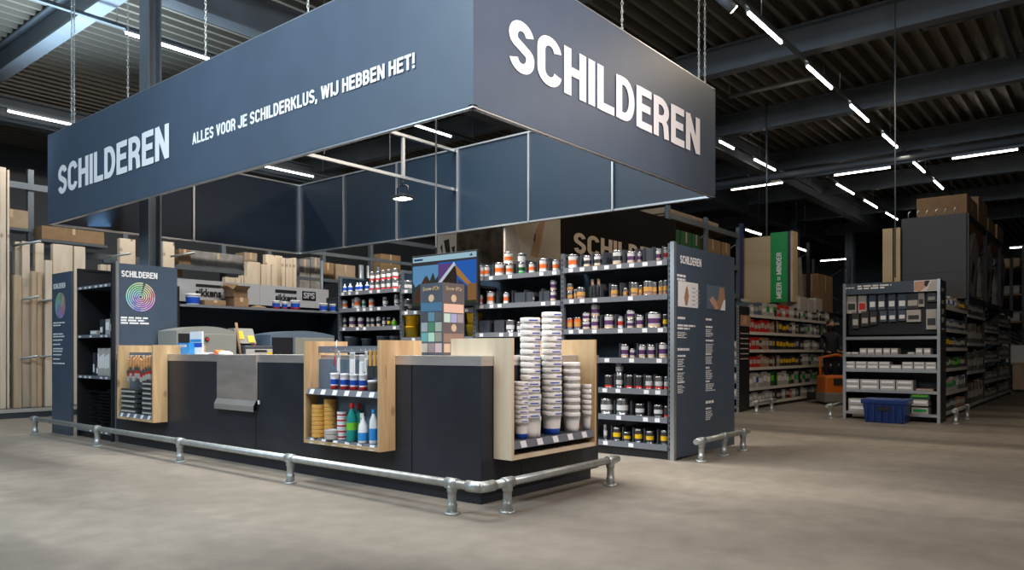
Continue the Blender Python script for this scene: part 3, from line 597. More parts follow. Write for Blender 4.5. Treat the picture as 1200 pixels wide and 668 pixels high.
cans([(92, 40, 96, 'yellow', 2), (128, 24, 62, 'yellow'), (160, 50, 72, 'yellow'), (362, 52, 74, 'yellow'), (427, 34, 52, 'yellow'), (480, 52, 84, 'yellow'), (518, 24, 66, 'yellow'), (566, 62, 88, 'yellow'), (603, 26, 80, 'yellow'), (640, 28, 86, 'yellow'), (670, 30, 90, 'yellow')], C5, CSX, 1.745, 'second shelf of right bay', g)
cans([(92, 40, 70, 'bluor'), (140, 45, 75, 'bluor'), (192, 48, 102, 'purple', 2), (246, 50, 150, 'purple', 2), (332, 64, 86, 'purple'), (398, 38, 74, 'red'), (458, 48, 110, 'purple', 2), (513, 48, 80, 'purple'), (600, 78, 96, 'purple'), (668, 32, 82, 'byellow')], C5, CSX, 1.395, 'third shelf of right bay', g)
cans([(175, 38, 66, 'purple'), (216, 30, 45, 'purple'), (262, 38, 66, 'purple'), (306, 42, 66, 'purple'), (367, 50, 76, 'purple')], C6, CSX, 1.07, 'fourth shelf of right bay', g)
cans([(100, 45, 62, 'black'), (150, 38, 130, 'silver', 2), (200, 40, 65, 'black'), (246, 42, 65, 'black'), (294, 40, 65, 'redsil'), (341, 42, 65, 'redsil'), (380, 24, 65, 'redsil')], C6, CSX, .735, 'fifth shelf of right bay', g)
cans([(90, 65, 76, 'silver'), (165, 60, 80, 'silver'), (250, 46, 60, 'blackp'), (340, 46, 60, 'blackp'), (380, 26, 56, 'black')], C6, CSX, .44, 'sixth shelf of right bay', g)
cans([(82, 20, 72, 'silver'), (138, 42, 65, 'byellow'), (187, 40, 46, 'byellow'), (244, 42, 66, 'byellow'), (299, 42, 60, 'byellow'), (371, 42, 70, 'byellow')], C6, CSX, .15, 'lowest shelf of right bay', g)
for (z, pl, nm, sx, s_) in [(2.105, [155, 225, 290, 415, 490, 535, 590, 648], 'top shelf of right bay', 650, 5.14), (1.745, [235, 275, 330, 395, 450, 545], 'second shelf of right bay', 650, 5.14), (1.395, [275, 365, 425, 485, 550], 'third shelf of right bay', 650, 5.14), (1.07, [150, 235, 285, 330], 'fourth shelf of right bay', 690, 4.17), (.735, [125, 175, 222, 270, 318], 'fifth shelf of right bay', 690, 4.17), (.44, [125, 205, 290], 'sixth shelf of right bay', 690, 4.17), (.15, [110, 165, 215, 270, 335], 'lowest shelf of right bay', 690, 4.17)]:
    dividers([sx + q / s_ for q in pl], z, nm)
g = 'paint cans in the bay beside the screen'
cans([(372, 38, 60, 'orange'), (405, 28, 60, 'orange'), (470, 48, 70, 'orange'), (522, 40, 60, 'orange'), (586, 38, 60, 'green'), (640, 36, 56, 'orange'), (702, 50, 72, 'orange'), (765, 38, 60, 'orange')], C3, CSX, 2.09, 'top shelf beside the screen', g)
cans([(371, 28, 56, 'orange'), (425, 45, 70, 'orange'), (506, 32, 60, 'orange'), (643, 16, 50, 'silver'), (752, 35, 112, 'purple', 2)], C3, CSX, 1.735, 'second shelf beside the screen', g)
cans([(528, 48, 66, 'silver'), (575, 30, 56, 'silver'), (610, 30, 70, 'silver'), (648, 30, 70, 'silver')], C3, CSX, 1.375, 'third shelf beside the screen', g)
for i, (cx_, w_, hh_) in enumerate([(517, 42, 60), (550, 28, 56)]):
    p = on_x(480 + cx_ / 4.455, 411, CSX + .09); d = depth(p.x, p.y); lo = 2.09 + 60 / 4.455 / FPX * d + .001
    if i: p.x += .0; lo = 2.09 + .0
    dup(CAN['orange'][0], (p.x + (0 if i == 0 else .14), p.y, lo), 0, (.11, .11, .145 if i == 0 else .28), ('orange banded can stacked highest beside the screen', 'tall orange banded can behind the stacked pair, top shelf')[i], 'can', g)
dividers([480 + q / 4.455 for q in (435, 500, 560, 605, 665, 725)], 2.09, 'top shelf beside the screen'); dividers([480 + q / 4.455 for q in (455, 535, 600, 690)], 1.735, 'second shelf beside the screen')
# dark plastic bins
bn = MB().box(-.5, .5, 0, .8, 0, .03, 'shelfgrey').box(-.5, .5, 0, .04, 0, 1, 'shelfgrey').box(-.5, -.46, 0, .8, 0, 1, 'shelfgrey').box(.46, .5, 0, .8, 0, 1, 'shelfgrey').box(-.5, .5, .76, .8, 0, 1, 'shelfgrey').build('shelf_bin', link=False, loc=(0, 0, 0))
for (px, w_, h_, z, lb) in [(650 + 570 / 5.14, .14, .15, 2.105, 'dark grey bin on the top shelf of the right bay'), (480 + 385 / 4.455, .19, .16, 1.375, 'left dark bin on the third shelf beside the screen'), (480 + 465 / 4.455, .17, .16, 1.375, 'right dark bin on the third shelf beside the screen'), (480 + 570 / 4.455, .15, .13, 1.735, 'left dark bin on the second shelf beside the screen'), (480 + 615 / 4.455, .13, .13, 1.735, 'dark bin on second shelf beside screen, right of another bin'), (480 + 700 / 4.455, .15, .13, 1.735, 'dark bin left of the stacked purple cans beside screen')]:
    p = on_x(px, 411, CSX + .05); dup(bn, (CSX + .06, p.y, z + .001), -PI / 2, (w_, .3, h_), lb, 'bin', 'dark bins on the paint shelves')
# dark bottles with tan caps
bt = MB().lathe(0, 0, [(.5, 0, None), (.5, .62, 'tindark'), (.2, .72, 'tindark'), (.2, .78, 'tan'), (.2, 1, 'tan')], 14).build('bottle', link=False, loc=(0, 0, 0))
MB().lathe(0, 0, [(.24, .82, None), (.24, 1.01, 'tan')], 12).build('cap', link=False, local=True).parent = bt
for i, cx_ in enumerate((228, 265)):
    p = on_x(650 + cx_ / 5.14, 411, CSX + .1); dup(bt, (p.x, p.y, 1.746), 0, (.075, .075, .22), ('left', 'right')[i] + ' dark bottle with tan cap, second shelf of right bay', 'bottle', 'dark bottles in the right bay')
# left bay
g = 'cans in the bay left of the screen'
cans([(340, 34, 134, 'redsil', 2), (380, 34, 134, 'redsil', 2), (420, 34, 140, 'redsil', 2), (458, 34, 142, 'redsil', 2), (505, 46, 145, 'redsil', 2)], C2, CSX, 2.03, 'top shelf left of the screen', g)
cans([(150, 40, 66, 'orange'), (208, 24, 70, 'silver'), (238, 50, 82, 'orange'), (283, 30, 60, 'teal'), (337, 40, 66, 'orange'), (435, 40, 72, 'silver'), (515, 36, 86, 'silver')], C2, CSX, 1.78, 'second shelf left of the screen', g)
cans([(148, 26, 70, 'blackw'), (202, 50, 76, 'purple'), (262, 45, 72, 'purple'), (315, 30, 66, 'blackw'), (346, 28, 66, 'blackw'), (388, 34, 70, 'blackw'), (426, 26, 66, 'silver'), (460, 30, 64, 'byellow')], C2, CSX, 1.50, 'third shelf left of the screen', g)
pl = MB().lathe(0, 0, [(.42, 0, None), (.48, .9, 'bluegrey'), (.5, .9, 'bluegrey'), (.5, 1, 'bluegrey'), (.46, 1, 'bluegrey')], 20).build('pail', link=False, loc=(0, 0, 0))
for i, (cx_, w_, h_) in enumerate([(200, .24, .16), (302, .16, .13), (420, .2, .16), (500, .15, .16)]):
    p = on_x(380 + cx_ / 6.07, 411, CSX + .13); dup(pl, (p.x, p.y, 1.201), 0, (w_, w_, h_), 'low blue-grey pail, %s from left on the fourth shelf left of screen' % ORD[i], 'pail', 'blue-grey pails left of the screen')
bs = MB().lathe(0, 0, [(.5, 0, None), (.5, .25, 'white'), (.5, .6, 'blue'), (.3, .75, 'white'), (.18, .8, 'white'), (.18, 1, 'white')], 14).build('bottle', link=False, loc=(0, 0, 0))
MB().lathe(0, 0, [(.21, .86, None), (.17, 1.02, 'white')], 10).build('cap', link=False, local=True).parent = bs
for i, cx_ in enumerate((145, 185, 236, 258, 305)):
    p = on_x(380 + cx_ / 6.07, 411, CSX + .1); dup(bs, (p.x, p.y, 2.031), 0, (.07, .07, .135), 'blue labelled white bottle, %s from left on shelf left of screen' % ORD[i], 'bottle', 'blue labelled bottles left of the screen')
p = on_x(380 + 497 / 6.07, 411, CSX + .1); b2 = MB().lathe(0, 0, [(.5, 0, None), (.5, .5, 'lime'), (.35, .7, 'lime'), (.18, .78, 'white'), (.18, 1, 'white')], 14).build('bottle', loc=(0, 0, 0)); b2.location = (p.x, p.y, 1.501); b2.scale = (.075, .075, .12)
tag(b2, 'yellow-green bottle at the right of third shelf left of screen', 'bottle')
cans([(478 + 0, 12, 12, 'silver'), (476 - 3, 11, 12, 'silver')], (0, 1), CSX, 2.0, 'top shelf behind the screen', g, off=.2)
cans([(478, 12, 15, 'silver'), (473, 11, 15, 'silver')], (0, 1), CSX, 1.7, 'second shelf behind the screen', g, off=.2)

# yellow pails
yp = MB().lathe(0, 0, [(.42, 0, None), (.48, .86, 'yellow'), (.5, .86, 'yellow'), (.5, 1, 'yellow'), (.46, 1, 'yellow')], 22).build('yellow_pail', link=False, loc=(0, 0, 0))
MB().tube([(-.5, 0, .85), (-.45, -.3, .5), (0, -.55, .3), (.45, -.3, .5), (.5, 0, .85)], .008, 'alu', 4).build('bail_handle', link=False, local=True).parent = yp
i = 0
for (px, col_) in ((483, 'left of'), (556, 'right of'),):
    for (z0, hs, nm) in ((1.34, (.155, .155), 'upper'), (1.005, (.15, .15), 'lower')):
        zz = z0
        for q, hh in enumerate(hs):
            p = on_x(px, 411, CSX + .16); dup(yp, (p.x, p.y, zz), -1.2, (.215, .215, hh * .99), 'yellow pail, %s of the %s pair %s the colour chart box' % (('bottom', 'top')[q], nm, col_), 'pail', 'yellow pails around the colour chart box'); zz += hh

# ---- screen
tv = thing('display_screen', 'flat screen showing wooden chalets behind the colour chart box', 'screen', (6.98, 7.0, 1.75))
ty0, ty1, tz0, tz1, tx = on_x(482.5, 330, 6.98).y, on_x(560, 330, 6.98).y, 1.72, 2.42, 6.98
MB().box(tx, tx + .05, ty1, ty0, tz0, tz1, 'rack', .006).build('bezel', tv)
def scr(name, poly, col, k_): 
    mb = MB(); mb.prism([(ty0 - a * (ty0 - ty1), tz0 + b * (tz1 - tz0)) for a, b in poly], 'x', tx - .001 - k_ * .0012, tx + .001, screen_mat('screen_' + name, col)); return mb
parts = [('header', [(.02, .87), (.98, .87), (.98, .97), (.02, .97)], (.32, .50, .60)), ('mark', [(.04, .9), (.18, .9), (.18, .935), (.04, .935)], (.01, .03, .12)), ('emblem', [(.88, .90), (.93, .90), (.91, .95)], (.01, .03, .12)), ('image_sky', [(.42, .04), (.98, .04), (.98, .83), (.42, .83)], (.012, .10, .42)),
         ('image_dusk', [(.02, .04), (.42, .04), (.42, .80), (.02, .80)], (.10, .26, .46)), ('image_violet', [(.42, .36), (.64, .80), (.42, .80)], (.10, .05, .19)), ('image_firs', [(.02, .04), (.42, .04), (.42, .6), (.38, .52), (.34, .66), (.29, .5), (.24, .62), (.2, .42), (.13, .46), (.06, .40), (.02, .5)], (.02, .035, .03)),
         ('image_chalet', [(.04, .10), (.40, .10), (.38, .26), (.22, .60), (.05, .22)], (.06, .018, .008)), ('image_glass', [(.16, .14), (.27, .14), (.22, .48)], (.18, .26, .33)), ('image_gable', [(.42, .36), (.68, .76), (.66, .82), (.42, .46)], (.50, .56, .62)),
         ('image_wall', [(.42, .04), (.70, .04), (.70, .70), (.66, .74), (.42, .37)], (.02, .012, .01)), ('image_villa', [(.68, .76), (.95, .34), (.95, .12), (.90, .12), (.90, .32), (.70, .58)], (.36, .17, .03)), ('image_planks', [(.50, .10), (.58, .10), (.58, .46), (.50, .34)], (.30, .13, .02)),
         ('image_annex', [(.86, .06), (.98, .06), (.98, .40), (.86, .40)], (.22, .10, .03)), ('image_window', [(.72, .10), (.86, .10), (.86, .34), (.72, .5)], (.03, .045, .08)), ('image_lawn', [(.02, .04), (.98, .04), (.98, .10), (.02, .10)], (.02, .03, .01))]
for k_, (nm, poly, c) in enumerate(parts): scr(nm, poly, c, k_ * .3).build('screen_' + nm, tv)
MB().box(tx + .05, tx + .15, 6.95, 7.05, tz0 + .2, tz1 - .2, 'rack').build('mount', tv)

# ---- colour chart box on the counter
cb = thing('colour_chart_box', 'tall cardboard colour chart box with paint swatches on the counter', 'display', (4.5, 4.42, CT))
bx0, bx1, by0, by1, bz0, bz1 = 4.5, 4.765, 4.42, 4.69, CT + .001, CT + .615
MB().box(bx0, bx1, by0, by1, bz0, bz1, mat('chart_box', (.055, .07, .09), .5)).build('box', cb)
def sw(u0, u1, v0, v1, c, side):
    mt = mat('swatch', c, .5); mb = MB()
    if side == 0: mb.box(bx0 - .002, bx0, by1 - u0 * .27, by1 - u1 * .27, bz0 + v0 * .614, bz0 + v1 * .614, mt)
    else: mb.box(bx0 + u0 * .265, bx0 + u1 * .265, by0 - .002, by0, bz0 + v0 * .614, bz0 + v1 * .614, mt)
    mb.build('colour_swatch', cb)
MB().box(bx0, bx1, by0 - .0008, by0, bz0, bz1, mat('chart_box_side', (.10, .085, .085), .5)).build('side_print', cb)
sw(.04, .96, .61, .73, (.05, .14, .23), 0); sw(.04, .96, .59, .71, (.62, .42, .32), 1); sw(.04, .96, .18, .30, (.25, .16, .12), 1)
for r_, (v, cs_) in enumerate([(.47, [(.05, .055, .065), (.10, .2, .26), (.08, .09, .1)]), (.33, [(.26, .29, .31), (.05, .18, .10), (.3, .36, .3)]), (.19, [(.1, .3, .3), (.35, .55, .42), (.22, .23, .19)]), (.04, [(.42, .4, .34), (.24, .2, .21), (.45, .35, .36)])]):
    for c_, cc in enumerate(cs_): sw(.05 + c_ * .31, .33 + c_ * .31, v, v + .125, cc, 0)
for (v, cs_) in [(.455, [(.42, .6, .5), (.3, .33, .5), (.3, .26, .27)]), (.04, [(.55, .42, .3), (.3, .2, .13)])]:
    for c_, cc in enumerate(cs_): sw(.05 + c_ * .31, .33 + c_ * .31, v, v + .12, cc, 1)
gl = mat('gold_ink', (.45, .36, .2), .4)
text("Snow d'Or", 'nx', (bx0 - .001, by1 - .035, bz0 + .55), .20, .035, gl, cb, bold=0); text("Snow d'Or", 'ny', (bx0 + .035, by0 - .002, bz0 + .55), .20, .035, gl, cb, bold=0)
for (fc, v) in ((0, .79), (1, .79), (1, .38)):
    mb = MB(); c = (bx0 - .003, (by0 + by1) / 2, bz0 + v * .614) if fc == 0 else ((bx0 + bx1) / 2, by0 - .003, bz0 + v * .614)
    e2 = Vector((.002, 0, 0)) if fc == 0 else Vector((0, .002, 0)); mb.tube([Vector(c) - e2 * .0, Vector(c) + e2], .032, 'tan', 18); mb.build('gold_seal', cb)

# ================================================================== BACK-LEFT: brand shelf, machines
bk = shelving('service_shelving', 'dark shelving with grey brand header along the left end of the island', (4.97, 9.86, 0), 0, 2.66, .5, 2.02, [1.78], 1, back='navy_in', up='rack', lip=.03, boards=.03, ticket=False, sides=True)
HY = 10.16; hz0 = on_y(208, 352.5, HY).z; hz1 = on_y(208, 326, HY).z; hx = [on_y(q, 340, HY).x for q in (206, 304, 385)]
hd = thing('brand_header_sign', 'long light grey header board with brand lettering over the service shelf', 'sign', (4.97, HY, 1.84))
mg = mat('header_grey', (.42, .43, .45), .5)
MB().box(hx[0], hx[1], HY, HY + .03, hz0, hz1, mg).build('header_board', hd); MB().box(hx[1] + .005, hx[2], HY, HY + .03, hz0, hz1, mg).build('header_board', hd)
dk = mat('header_ink', (.01, .011, .014), .5)
def hb(px0, px1, py0, py1): a = on_y(px0, py0, HY); b = on_y(px1, py0, HY); c = on_y(px0, py1, HY); MB().box(a.x, b.x, HY - .003, HY, c.z, a.z, dk).build('logo_bar', hd)
def ht(s_, px0, px1, py0, py1, m=dk): a = on_y(px0, py1, HY); b = on_y(px1, py0, HY); z0 = on_y((px0 + px1) / 2, py1, HY).z; z1 = on_y((px0 + px1) / 2, py0, HY).z; text_plain(s_, 'ny', (a.x, HY - .003, z0), b.x - a.x, z1 - z0, m, hd, bold=.03)
hb(229.5, 259, 332.5, 336); ht('sikkens', 229, 259, 338.5, 348); hb(322.5, 347.5, 339, 343); ht('sikkens', 322.5, 347.5, 345, 353)
hb(354, 370, 341, 352); ht('SPS', 355.5, 368.5, 343, 350, mg); hb(267, 275, 334, 338)
# things on the brand shelf
def cbox(name, x0, x1, y0, y1, z0, z1, m, label, cat='box', grp=None, open_=False, rz=0):
    r = thing(name, label, cat, ((x0 + x1) / 2, (y0 + y1) / 2, z0), rz, grp)
    hx, hy, h = (x1 - x0) / 2, (y1 - y0) / 2, z1 - z0
    if open_:
        mb = MB(); t_ = .006; mb.box(-hx, hx, -hy, hy, 0, t_, m)
        for q in ((-hx, hx, -hy, -hy + t_), (-hx, hx, hy - t_, hy), (-hx, -hx + t_, -hy, hy), (hx - t_, hx, -hy, hy)): mb.box(*q, 0, h, m)
        mb.build('carton', r, local=True)
        MB().add([(-hx, -hy, h), (hx, -hy, h), (hx, -hy - hy * .8, h + hy * .5), (-hx, -hy - hy * .8, h + hy * .5), (-hx, -hy - .004, h), (hx, -hy - .004, h)], [(0, 1, 2, 3), (3, 2, 5, 4)], m).build('flap', r, local=True)
        MB().add([(-hx, hy, h), (hx, hy, h), (hx, hy * 1.5, h + hy * 1.0), (-hx, hy * 1.5, h + hy * 1.0), (-hx, hy + .004, h), (hx, hy + .004, h)], [(0, 1, 2, 3), (3, 2, 5, 4)], m).build('flap', r, local=True)
        MB().add([(-hx, -hy, h), (-hx, hy, h), (-hx * 1.8, hy, h + hx * .4), (-hx * 1.8, -hy, h + hx * .4), (-hx - .004, -hy, h), (-hx - .004, hy, h)], [(0, 1, 2, 3), (3, 2, 5, 4)], m).build('flap', r, local=True)
    else:
        MB().box(-hx, hx, -hy, hy, 0, h, m, min(.008, h * .1)).build('carton', r, local=True)
        MB().box(-.025, .025, -hy - .001, hy + .001, -.0 + h * .55, h + .001, 'tan').build('tape_strip', r, local=True)
    return r
def X9(px): return on_y(px, 350, 9.95).x
cbox('cardboard_box', X9(271), X9(288), 9.87, 10.1, 1.782, 1.92, 'brown', 'small brown carton standing on the service shelf below the open one')
cbox('cardboard_box', X9(270), X9(287), 9.88, 10.09, 1.922, 2.03, 'brown', 'open brown carton with raised flaps stacked on the service shelf', open_=True)
cbox('cardboard_box', X9(237), X9(262), 9.88, 10.1, 1.782, 1.86, 'brown', 'flat brown carton left of the open carton on service shelf')
wp = MB().lathe(0, 0, [(.43, 0, None), (.45, .25, 'red'), (.48, .7, 'blue'), (.49, .84, 'white'), (.5, .84, 'white'), (.5, 1, 'white'), (.46, 1, 'white')], 20).build('plastic_tub', link=False, loc=(0, 0, 0))
wp2 = MB().lathe(0, 0, [(.43, 0, None), (.44, .12, 'white'), (.48, .7, 'blue'), (.49, .84, 'white'), (.5, .84, 'white'), (.5, 1, 'white'), (.46, 1, 'white')], 20).build('plastic_tub', link=False, loc=(0, 0, 0))
for i, (px, w_, h_, pr_, nm) in enumerate([(226, .20, .155, wp2, 'at the left end of'), (323.5, .115, .13, wp, 'left of the trio on'), (333.5, .09, .12, wp, 'in the middle of the trio on'), (346, .15, .15, wp, 'right of the trio on'), (379, .14, .13, wp2, 'second from the right on'), (391, .14, .13, wp2, 'rightmost on')]):
    p = on_y(px, 350, 9.97); dup(pr_, (p.x, p.y, 1.781), 0, (w_, w_, h_), ('blue and white tub %s the service shelf' if pr_ is wp2 else 'blue, white and red tub %s the service shelf') % nm, 'tub', 'tubs on the service shelf')
p = on_y(302, 350, 10.0); tag(MB().lathe(p.x, p.y, [(.13, 1.781, None), (.12, 1.80, 'brown'), (.03, 1.825, 'brown'), (.0, 1.83, 'brown')], 18).build('coil_roll', loc=(p.x, p.y, 1.781)), 'flat brown disc lying right of the open carton', 'roll')
# low bench with machines
bench = thing('work_bench', 'black bench carrying the tinting machines behind the counter', 'bench', (5.0, 9.3, 0))
MB().box(5.0, 7.1, 9.2, 9.83, .82, .86, 'rack').build('bench_top', bench)
for x in (5.05, 6.0, 7.03):
    for y in (9.25, 9.78): MB().box(x - .025, x + .025, y - .025, y + .025, 0, .82, 'rack').build('leg', bench)
def machine(label, x0, x1, y0, y1, z0, z1, front, side, rb=True):
    r = thing('tinting_machine', label, 'machine', (x0, y0, z0))
    n = 10; poly = [(x0, z0), (x1, z0)] + [(x1 - (x1 - x0) * q / n, z1 - .07 + .07 * math.sin(PI * q / n * .92 + .12)) for q in range(n + 1)]
    MB().prism(poly, 'y', y0, y1, side).build('body', r)
    MB().box(x0 + (x1 - x0) * .36, x1 - .015, y0 - .012, y0 - .0005, z0 + .02, z1 - .10, front, .005).build('door', r)
    MB().box(x0 + .02, x0 + (x1 - x0) * .33, y0 - .006, y0 - .0005, z0 + .02, z1 - .10, 'rack').build('nozzle_recess', r)
    if rb:
        c = Vector((x0 + (x1 - x0) * .48, y0 - .012, z1 - .17)); b_ = MB().tube([c, c + Vector((0, -.012, 0))], .03, 'rack', 14).build('button_ring', r)
        MB().tube([c + Vector((0, -.012, 0)), c + Vector((0, -.022, 0))], .018, 'red', 12).build('emergency_button', b_)
def X93(px): return on_y(px, 400, 9.3).x
machine('large grey paint tinting machine with a red emergency button', X93(207), X93(277), 9.3, 9.8, .862, 1.47, 'grey', 'grey')
machine('blue-grey tinting machine beside the middle plywood box', X93(317), X93(392), 9.3, 9.8, .862, 1.44, 'grey', 'bluegrey', False)
r = thing('label_printer', 'small grey printer with a red button between the tinting machines', 'printer', (X93(283), 9.25, .861))
MB().box(X93(283), X93(316), 9.22, 9.6, .861, 1.22, 'grey2', .01).build('body', r); MB().box(X93(284), X93(315), 9.205, 9.219, 1.03, 1.17, 'boxgrey', .004).build('front_cover', r); MB().box(X93(309), X93(314), 9.2, 9.205, 1.09, 1.13, 'yellow').build('sticker', r)
MB().box(X93(294), X93(308), 9.2, 9.205, 1.135, 1.16, 'rack').build('paper_slot', r); MB().box(X93(298), X93(300), 9.3, 9.33, 1.22, 1.24, 'red').build('button', r)
r = thing('control_terminal', 'tilted machine top with yellow stickers standing on the printer', 'terminal', (X93(283), 9.3, 1.23))
MB().add([(X93(283), 9.35, 1.25), (X93(303), 9.35, 1.25), (X93(303), 9.45, 1.46), (X93(281), 9.45, 1.46), (X93(283), 9.6, 1.25), (X93(303), 9.6, 1.25), (X93(303), 9.6, 1.46), (X93(281), 9.6, 1.46)], [(0, 1, 2, 3), (4, 5, 6, 7), (0, 1, 5, 4), (3, 2, 6, 7), (0, 3, 7, 4), (1, 2, 6, 5)], 'grey').build('body', r)
MB().add([(X93(281.5) + .01, 9.425, 1.425), (X93(290), 9.425, 1.425), (X93(290), 9.37, 1.31), (X93(282), 9.37, 1.31)], [(0, 1, 2, 3)], 'yellow').build('sticker', r); MB().add([(X93(294), 9.39, 1.36), (X93(301), 9.39, 1.36), (X93(301), 9.345, 1.265), (X93(294), 9.345, 1.265)], [(0, 1, 2, 3)], 'yellow').build('sticker', r)
tag(MB().tube([(X93(282), 9.24, .862), (X93(278.5), 9.34, 1.53)], .018, 'brown', 8).build('wooden_stick', loc=(X93(282), 9.24, .862)), 'wooden stirring stick leaning between machine and printer', 'stick')

# disc panel
dp = thing('colour_wheel_panel', 'navy panel with a colour wheel standing behind the left plywood box', 'sign', (4.17, 9.84, 0))
MB().box(4.19, 4.945, 9.838, 9.858, .02, 2.26, 'navy').build('panel_board', dp); MB().box(4.155, 4.19, 9.83, 9.86, 0, 2.28, 'alu').build('edge_profile', dp)
a = on_y(142, 323, 9.838); b = on_y(184, 323, 9.838); text('SCHILDEREN', 'ny', (a.x, 9.837, 2.09), b.x - a.x, .08, 'chalk', dp)
def hsv(h, s, v):
    import colorsys; return colorsys.hsv_to_rgb(h, s, v)
WH = [mat('wheel_%d' % i, hsv(i / 12, .35 if i % 2 else .6, .75), .5) for i in range(12)]
def wheel(parent, face, cu, at, cz, R0, squash=1):
    mb = MB()
    for ring in range(7):
        ro = R0 * (1 - ring * .138); ri = ro - R0 * .066; n = 36
        for i in range(n):
            a0, a1 = 2 * PI * i / n, 2 * PI * (i + 1) / n; am = (a0 + a1) / 2
            if ring < 6 and abs(am - 1.38) < .10: continue
            pts = []
            for (r_, t_) in ((ri, a0), (ro, a0), (ro, a1), (ri, a1)):
                u, v = r_ * math.cos(t_), r_ * math.sin(t_)
                pts.append((cu + u, at, cz + v) if face == 'ny' else (at, cu - u, cz + v))
            mb.add(pts, [(0, 1, 2, 3)], WH[(i // 3 + ring // 2) % 12])
    mb.build('colour_wheel', parent)
c = on_y(165, 348, 9.836); wheel(dp, 'ny', c.x, 9.8365, c.z, .185)
a = on_y(141.5, 371, 9.838); lines(dp, 'ny', a.x, a.z, 3, .45, .034, .022, at=9.838)

# left gondola end
lg = shelving('accessory_shelving', 'black end shelving with paint trays left of the colour wheel panel', (4.12, 10.93, 0), -PI / 2, 1.05, .68, 2.26, [2.0, 1.355, .82, .12], 1, back='rack', up='rack', lip=.035, sides=True)
np_ = thing('narrow_colour_panel', 'narrow navy panel with a colour wheel at the far left', 'sign', (4.08, 11.3, 0))
MB().box(4.06, 4.09, 10.98, 11.65, .0, 2.225, 'navy').build('panel_board', np_)
a = on_x(63, 334, 4.06); b = on_x(77.5, 334, 4.06); text('SCHILDEREN', 'nx', (4.059, a.y, a.z - .06), a.y - b.y, .07, 'chalk', np_)
c = on_x(70.5, 358, 4.058); wheel(np_, 'nx', c.y, 4.0585, c.z, .175)
for (py, rows) in ((378, 2), (391, 2), (398, 1), (403, 1), (408, 2), (415, 1), (420, 1), (425, 1)):
    a = on_x(62.5, py, 4.06); lines(np_, 'nx', a.y, a.z, rows, .42, .035, .016, at=4.06)
# trays, books on left gondola
tr = MB().prism([(-.5, .3), (-.46, .3), (-.3, .05), (.44, .03), (.46, .3), (.5, .3), (.48, 0), (-.34, 0)], 'x', -.5, .5, 'rack').build('paint_tray', link=False, loc=(0, 0, 0))
for i in range(12):
    dup(tr, (4.27, 10.12 + .0, .122 + i * .042), -PI / 2, (.34, .3, .13), 'black paint tray, %s from the bottom of the right tray stack' % ORD[i], 'tray', 'black paint trays low on the left shelving')
for i in range(7):
    o = dup(tr, (4.27, 10.5, .18 + i * .07), -PI / 2 + .2, (.2, .3, .1), 'black paint tray, %s from the bottom of the left tray stack' % ORD[i], 'tray', 'black paint trays low on the left shelving'); 
pk = MB().box(-.5, .5, -.5, .5, 0, 1, 'boxgrey', .03).build('packet', link=False, loc=(0, 0, 0)); 
MB().box(-.4, .4, -.51, -.5, .3, .8, 'white').build('paper_label', link=False, local=True).parent = pk
pkd = MB().box(-.5, .5, -.5, .5, 0, 1, 'tindark', .03).build('packet', link=False, loc=(0, 0, 0)); MB().box(-.35, .35, -.51, -.5, .15, .5, 'ticket').build('paper_label', link=False, local=True).parent = pkd
for i in range(7): dup(pk, (4.28, 10.03 + i * .052, .822), -PI / 2, (.042, .26, .36 - (i % 3) * .02), 'upright grey roller pack, %s from right on the third shelf' % ORD[i], 'packet', 'roller packs on the left shelving')
for i, (y, w_, h_) in enumerate([(10.0, .08, .28), (10.12, .12, .2), (10.3, .1, .2), (10.55, .2, .06)]): dup(pk if i % 2 else pkd, (4.28, y, 1.357), -PI / 2, (w_, .22, h_), ('tall dark packet', 'square grey packet', 'narrow dark packet', 'flat grey packet')[i] + ' on the second shelf of the left shelving', 'packet', 'packets on the left shelving')
for i, (y, w_, h_) in enumerate([(10.45, .08, .2), (10.56, .06, .3)]): dup(pkd, (4.28, y, .822), -PI / 2, (w_, .2, h_), ('short', 'taller')[i] + ' dark packet left of the roller packs', 'packet', 'packets on the left shelving')

# ================================================================== BOX A contents
br = MB().lathe(0, 0, [(.011, 0, None), (.008, -.03, 'handle'), (.011, -.09, 'handle'), (.013, -.12, 'handle')], 8).build('paint_brush', link=False, loc=(0, 0, 0))
MB().box(-.018, .018, -.009, .009, -.16, -.12, 'tin').build('ferrule', link=False, local=True).parent = br
MB().box(-.018, .018, -.007, .007, -.185, -.16, 'red').box(-.019, .019, -.008, .008, -.235, -.185, 'boxgrey').build('bristles', link=False, local=True).parent = br
yA0, yA1 = yb(197) + .03, yb(137, XF) - .03
for row, (xx, n) in enumerate(((4.005, 9), (4.075, 8))):
    for i in range(n):
        yy = yA1 - .22 - i * (yA1 - yA0 - .26) / n; z = 1.085 + random.uniform(-.03, .015)
        dup(br, (xx, yy, z), -PI / 2, (1.15, 1.15, 1.15), 'wooden handled brush, %s from left in the %s hanging row' % (ORD[i], ('front', 'rear')[row]), 'brush', 'paint brushes hanging in the left plywood box')
mb = MB()
for i in range(9): yy = yA1 - .22 - i * (yA1 - yA0 - .26) / 9; mb.tube([(CX0 - .03, yy, 1.09), (3.985, yy, 1.09)], .003, 'alu', 5)
mb.box(CX0 - .035, CX0 - .03, yA0, yA1, 1.05, 1.13, 'strip'); tag(mb.build('peg_hook_row', loc=(4.1, yA0, 1.09)), 'row of wire peg hooks carrying the hanging paint brushes', 'hooks')
pb = MB().box(-.5, .5, -.5, .5, 0, 1, 'tindark', .12).box(-.42, .42, -.505, -.48, .25, .6, 'boxgrey').build('roller_packet', link=False, loc=(0, 0, 0))
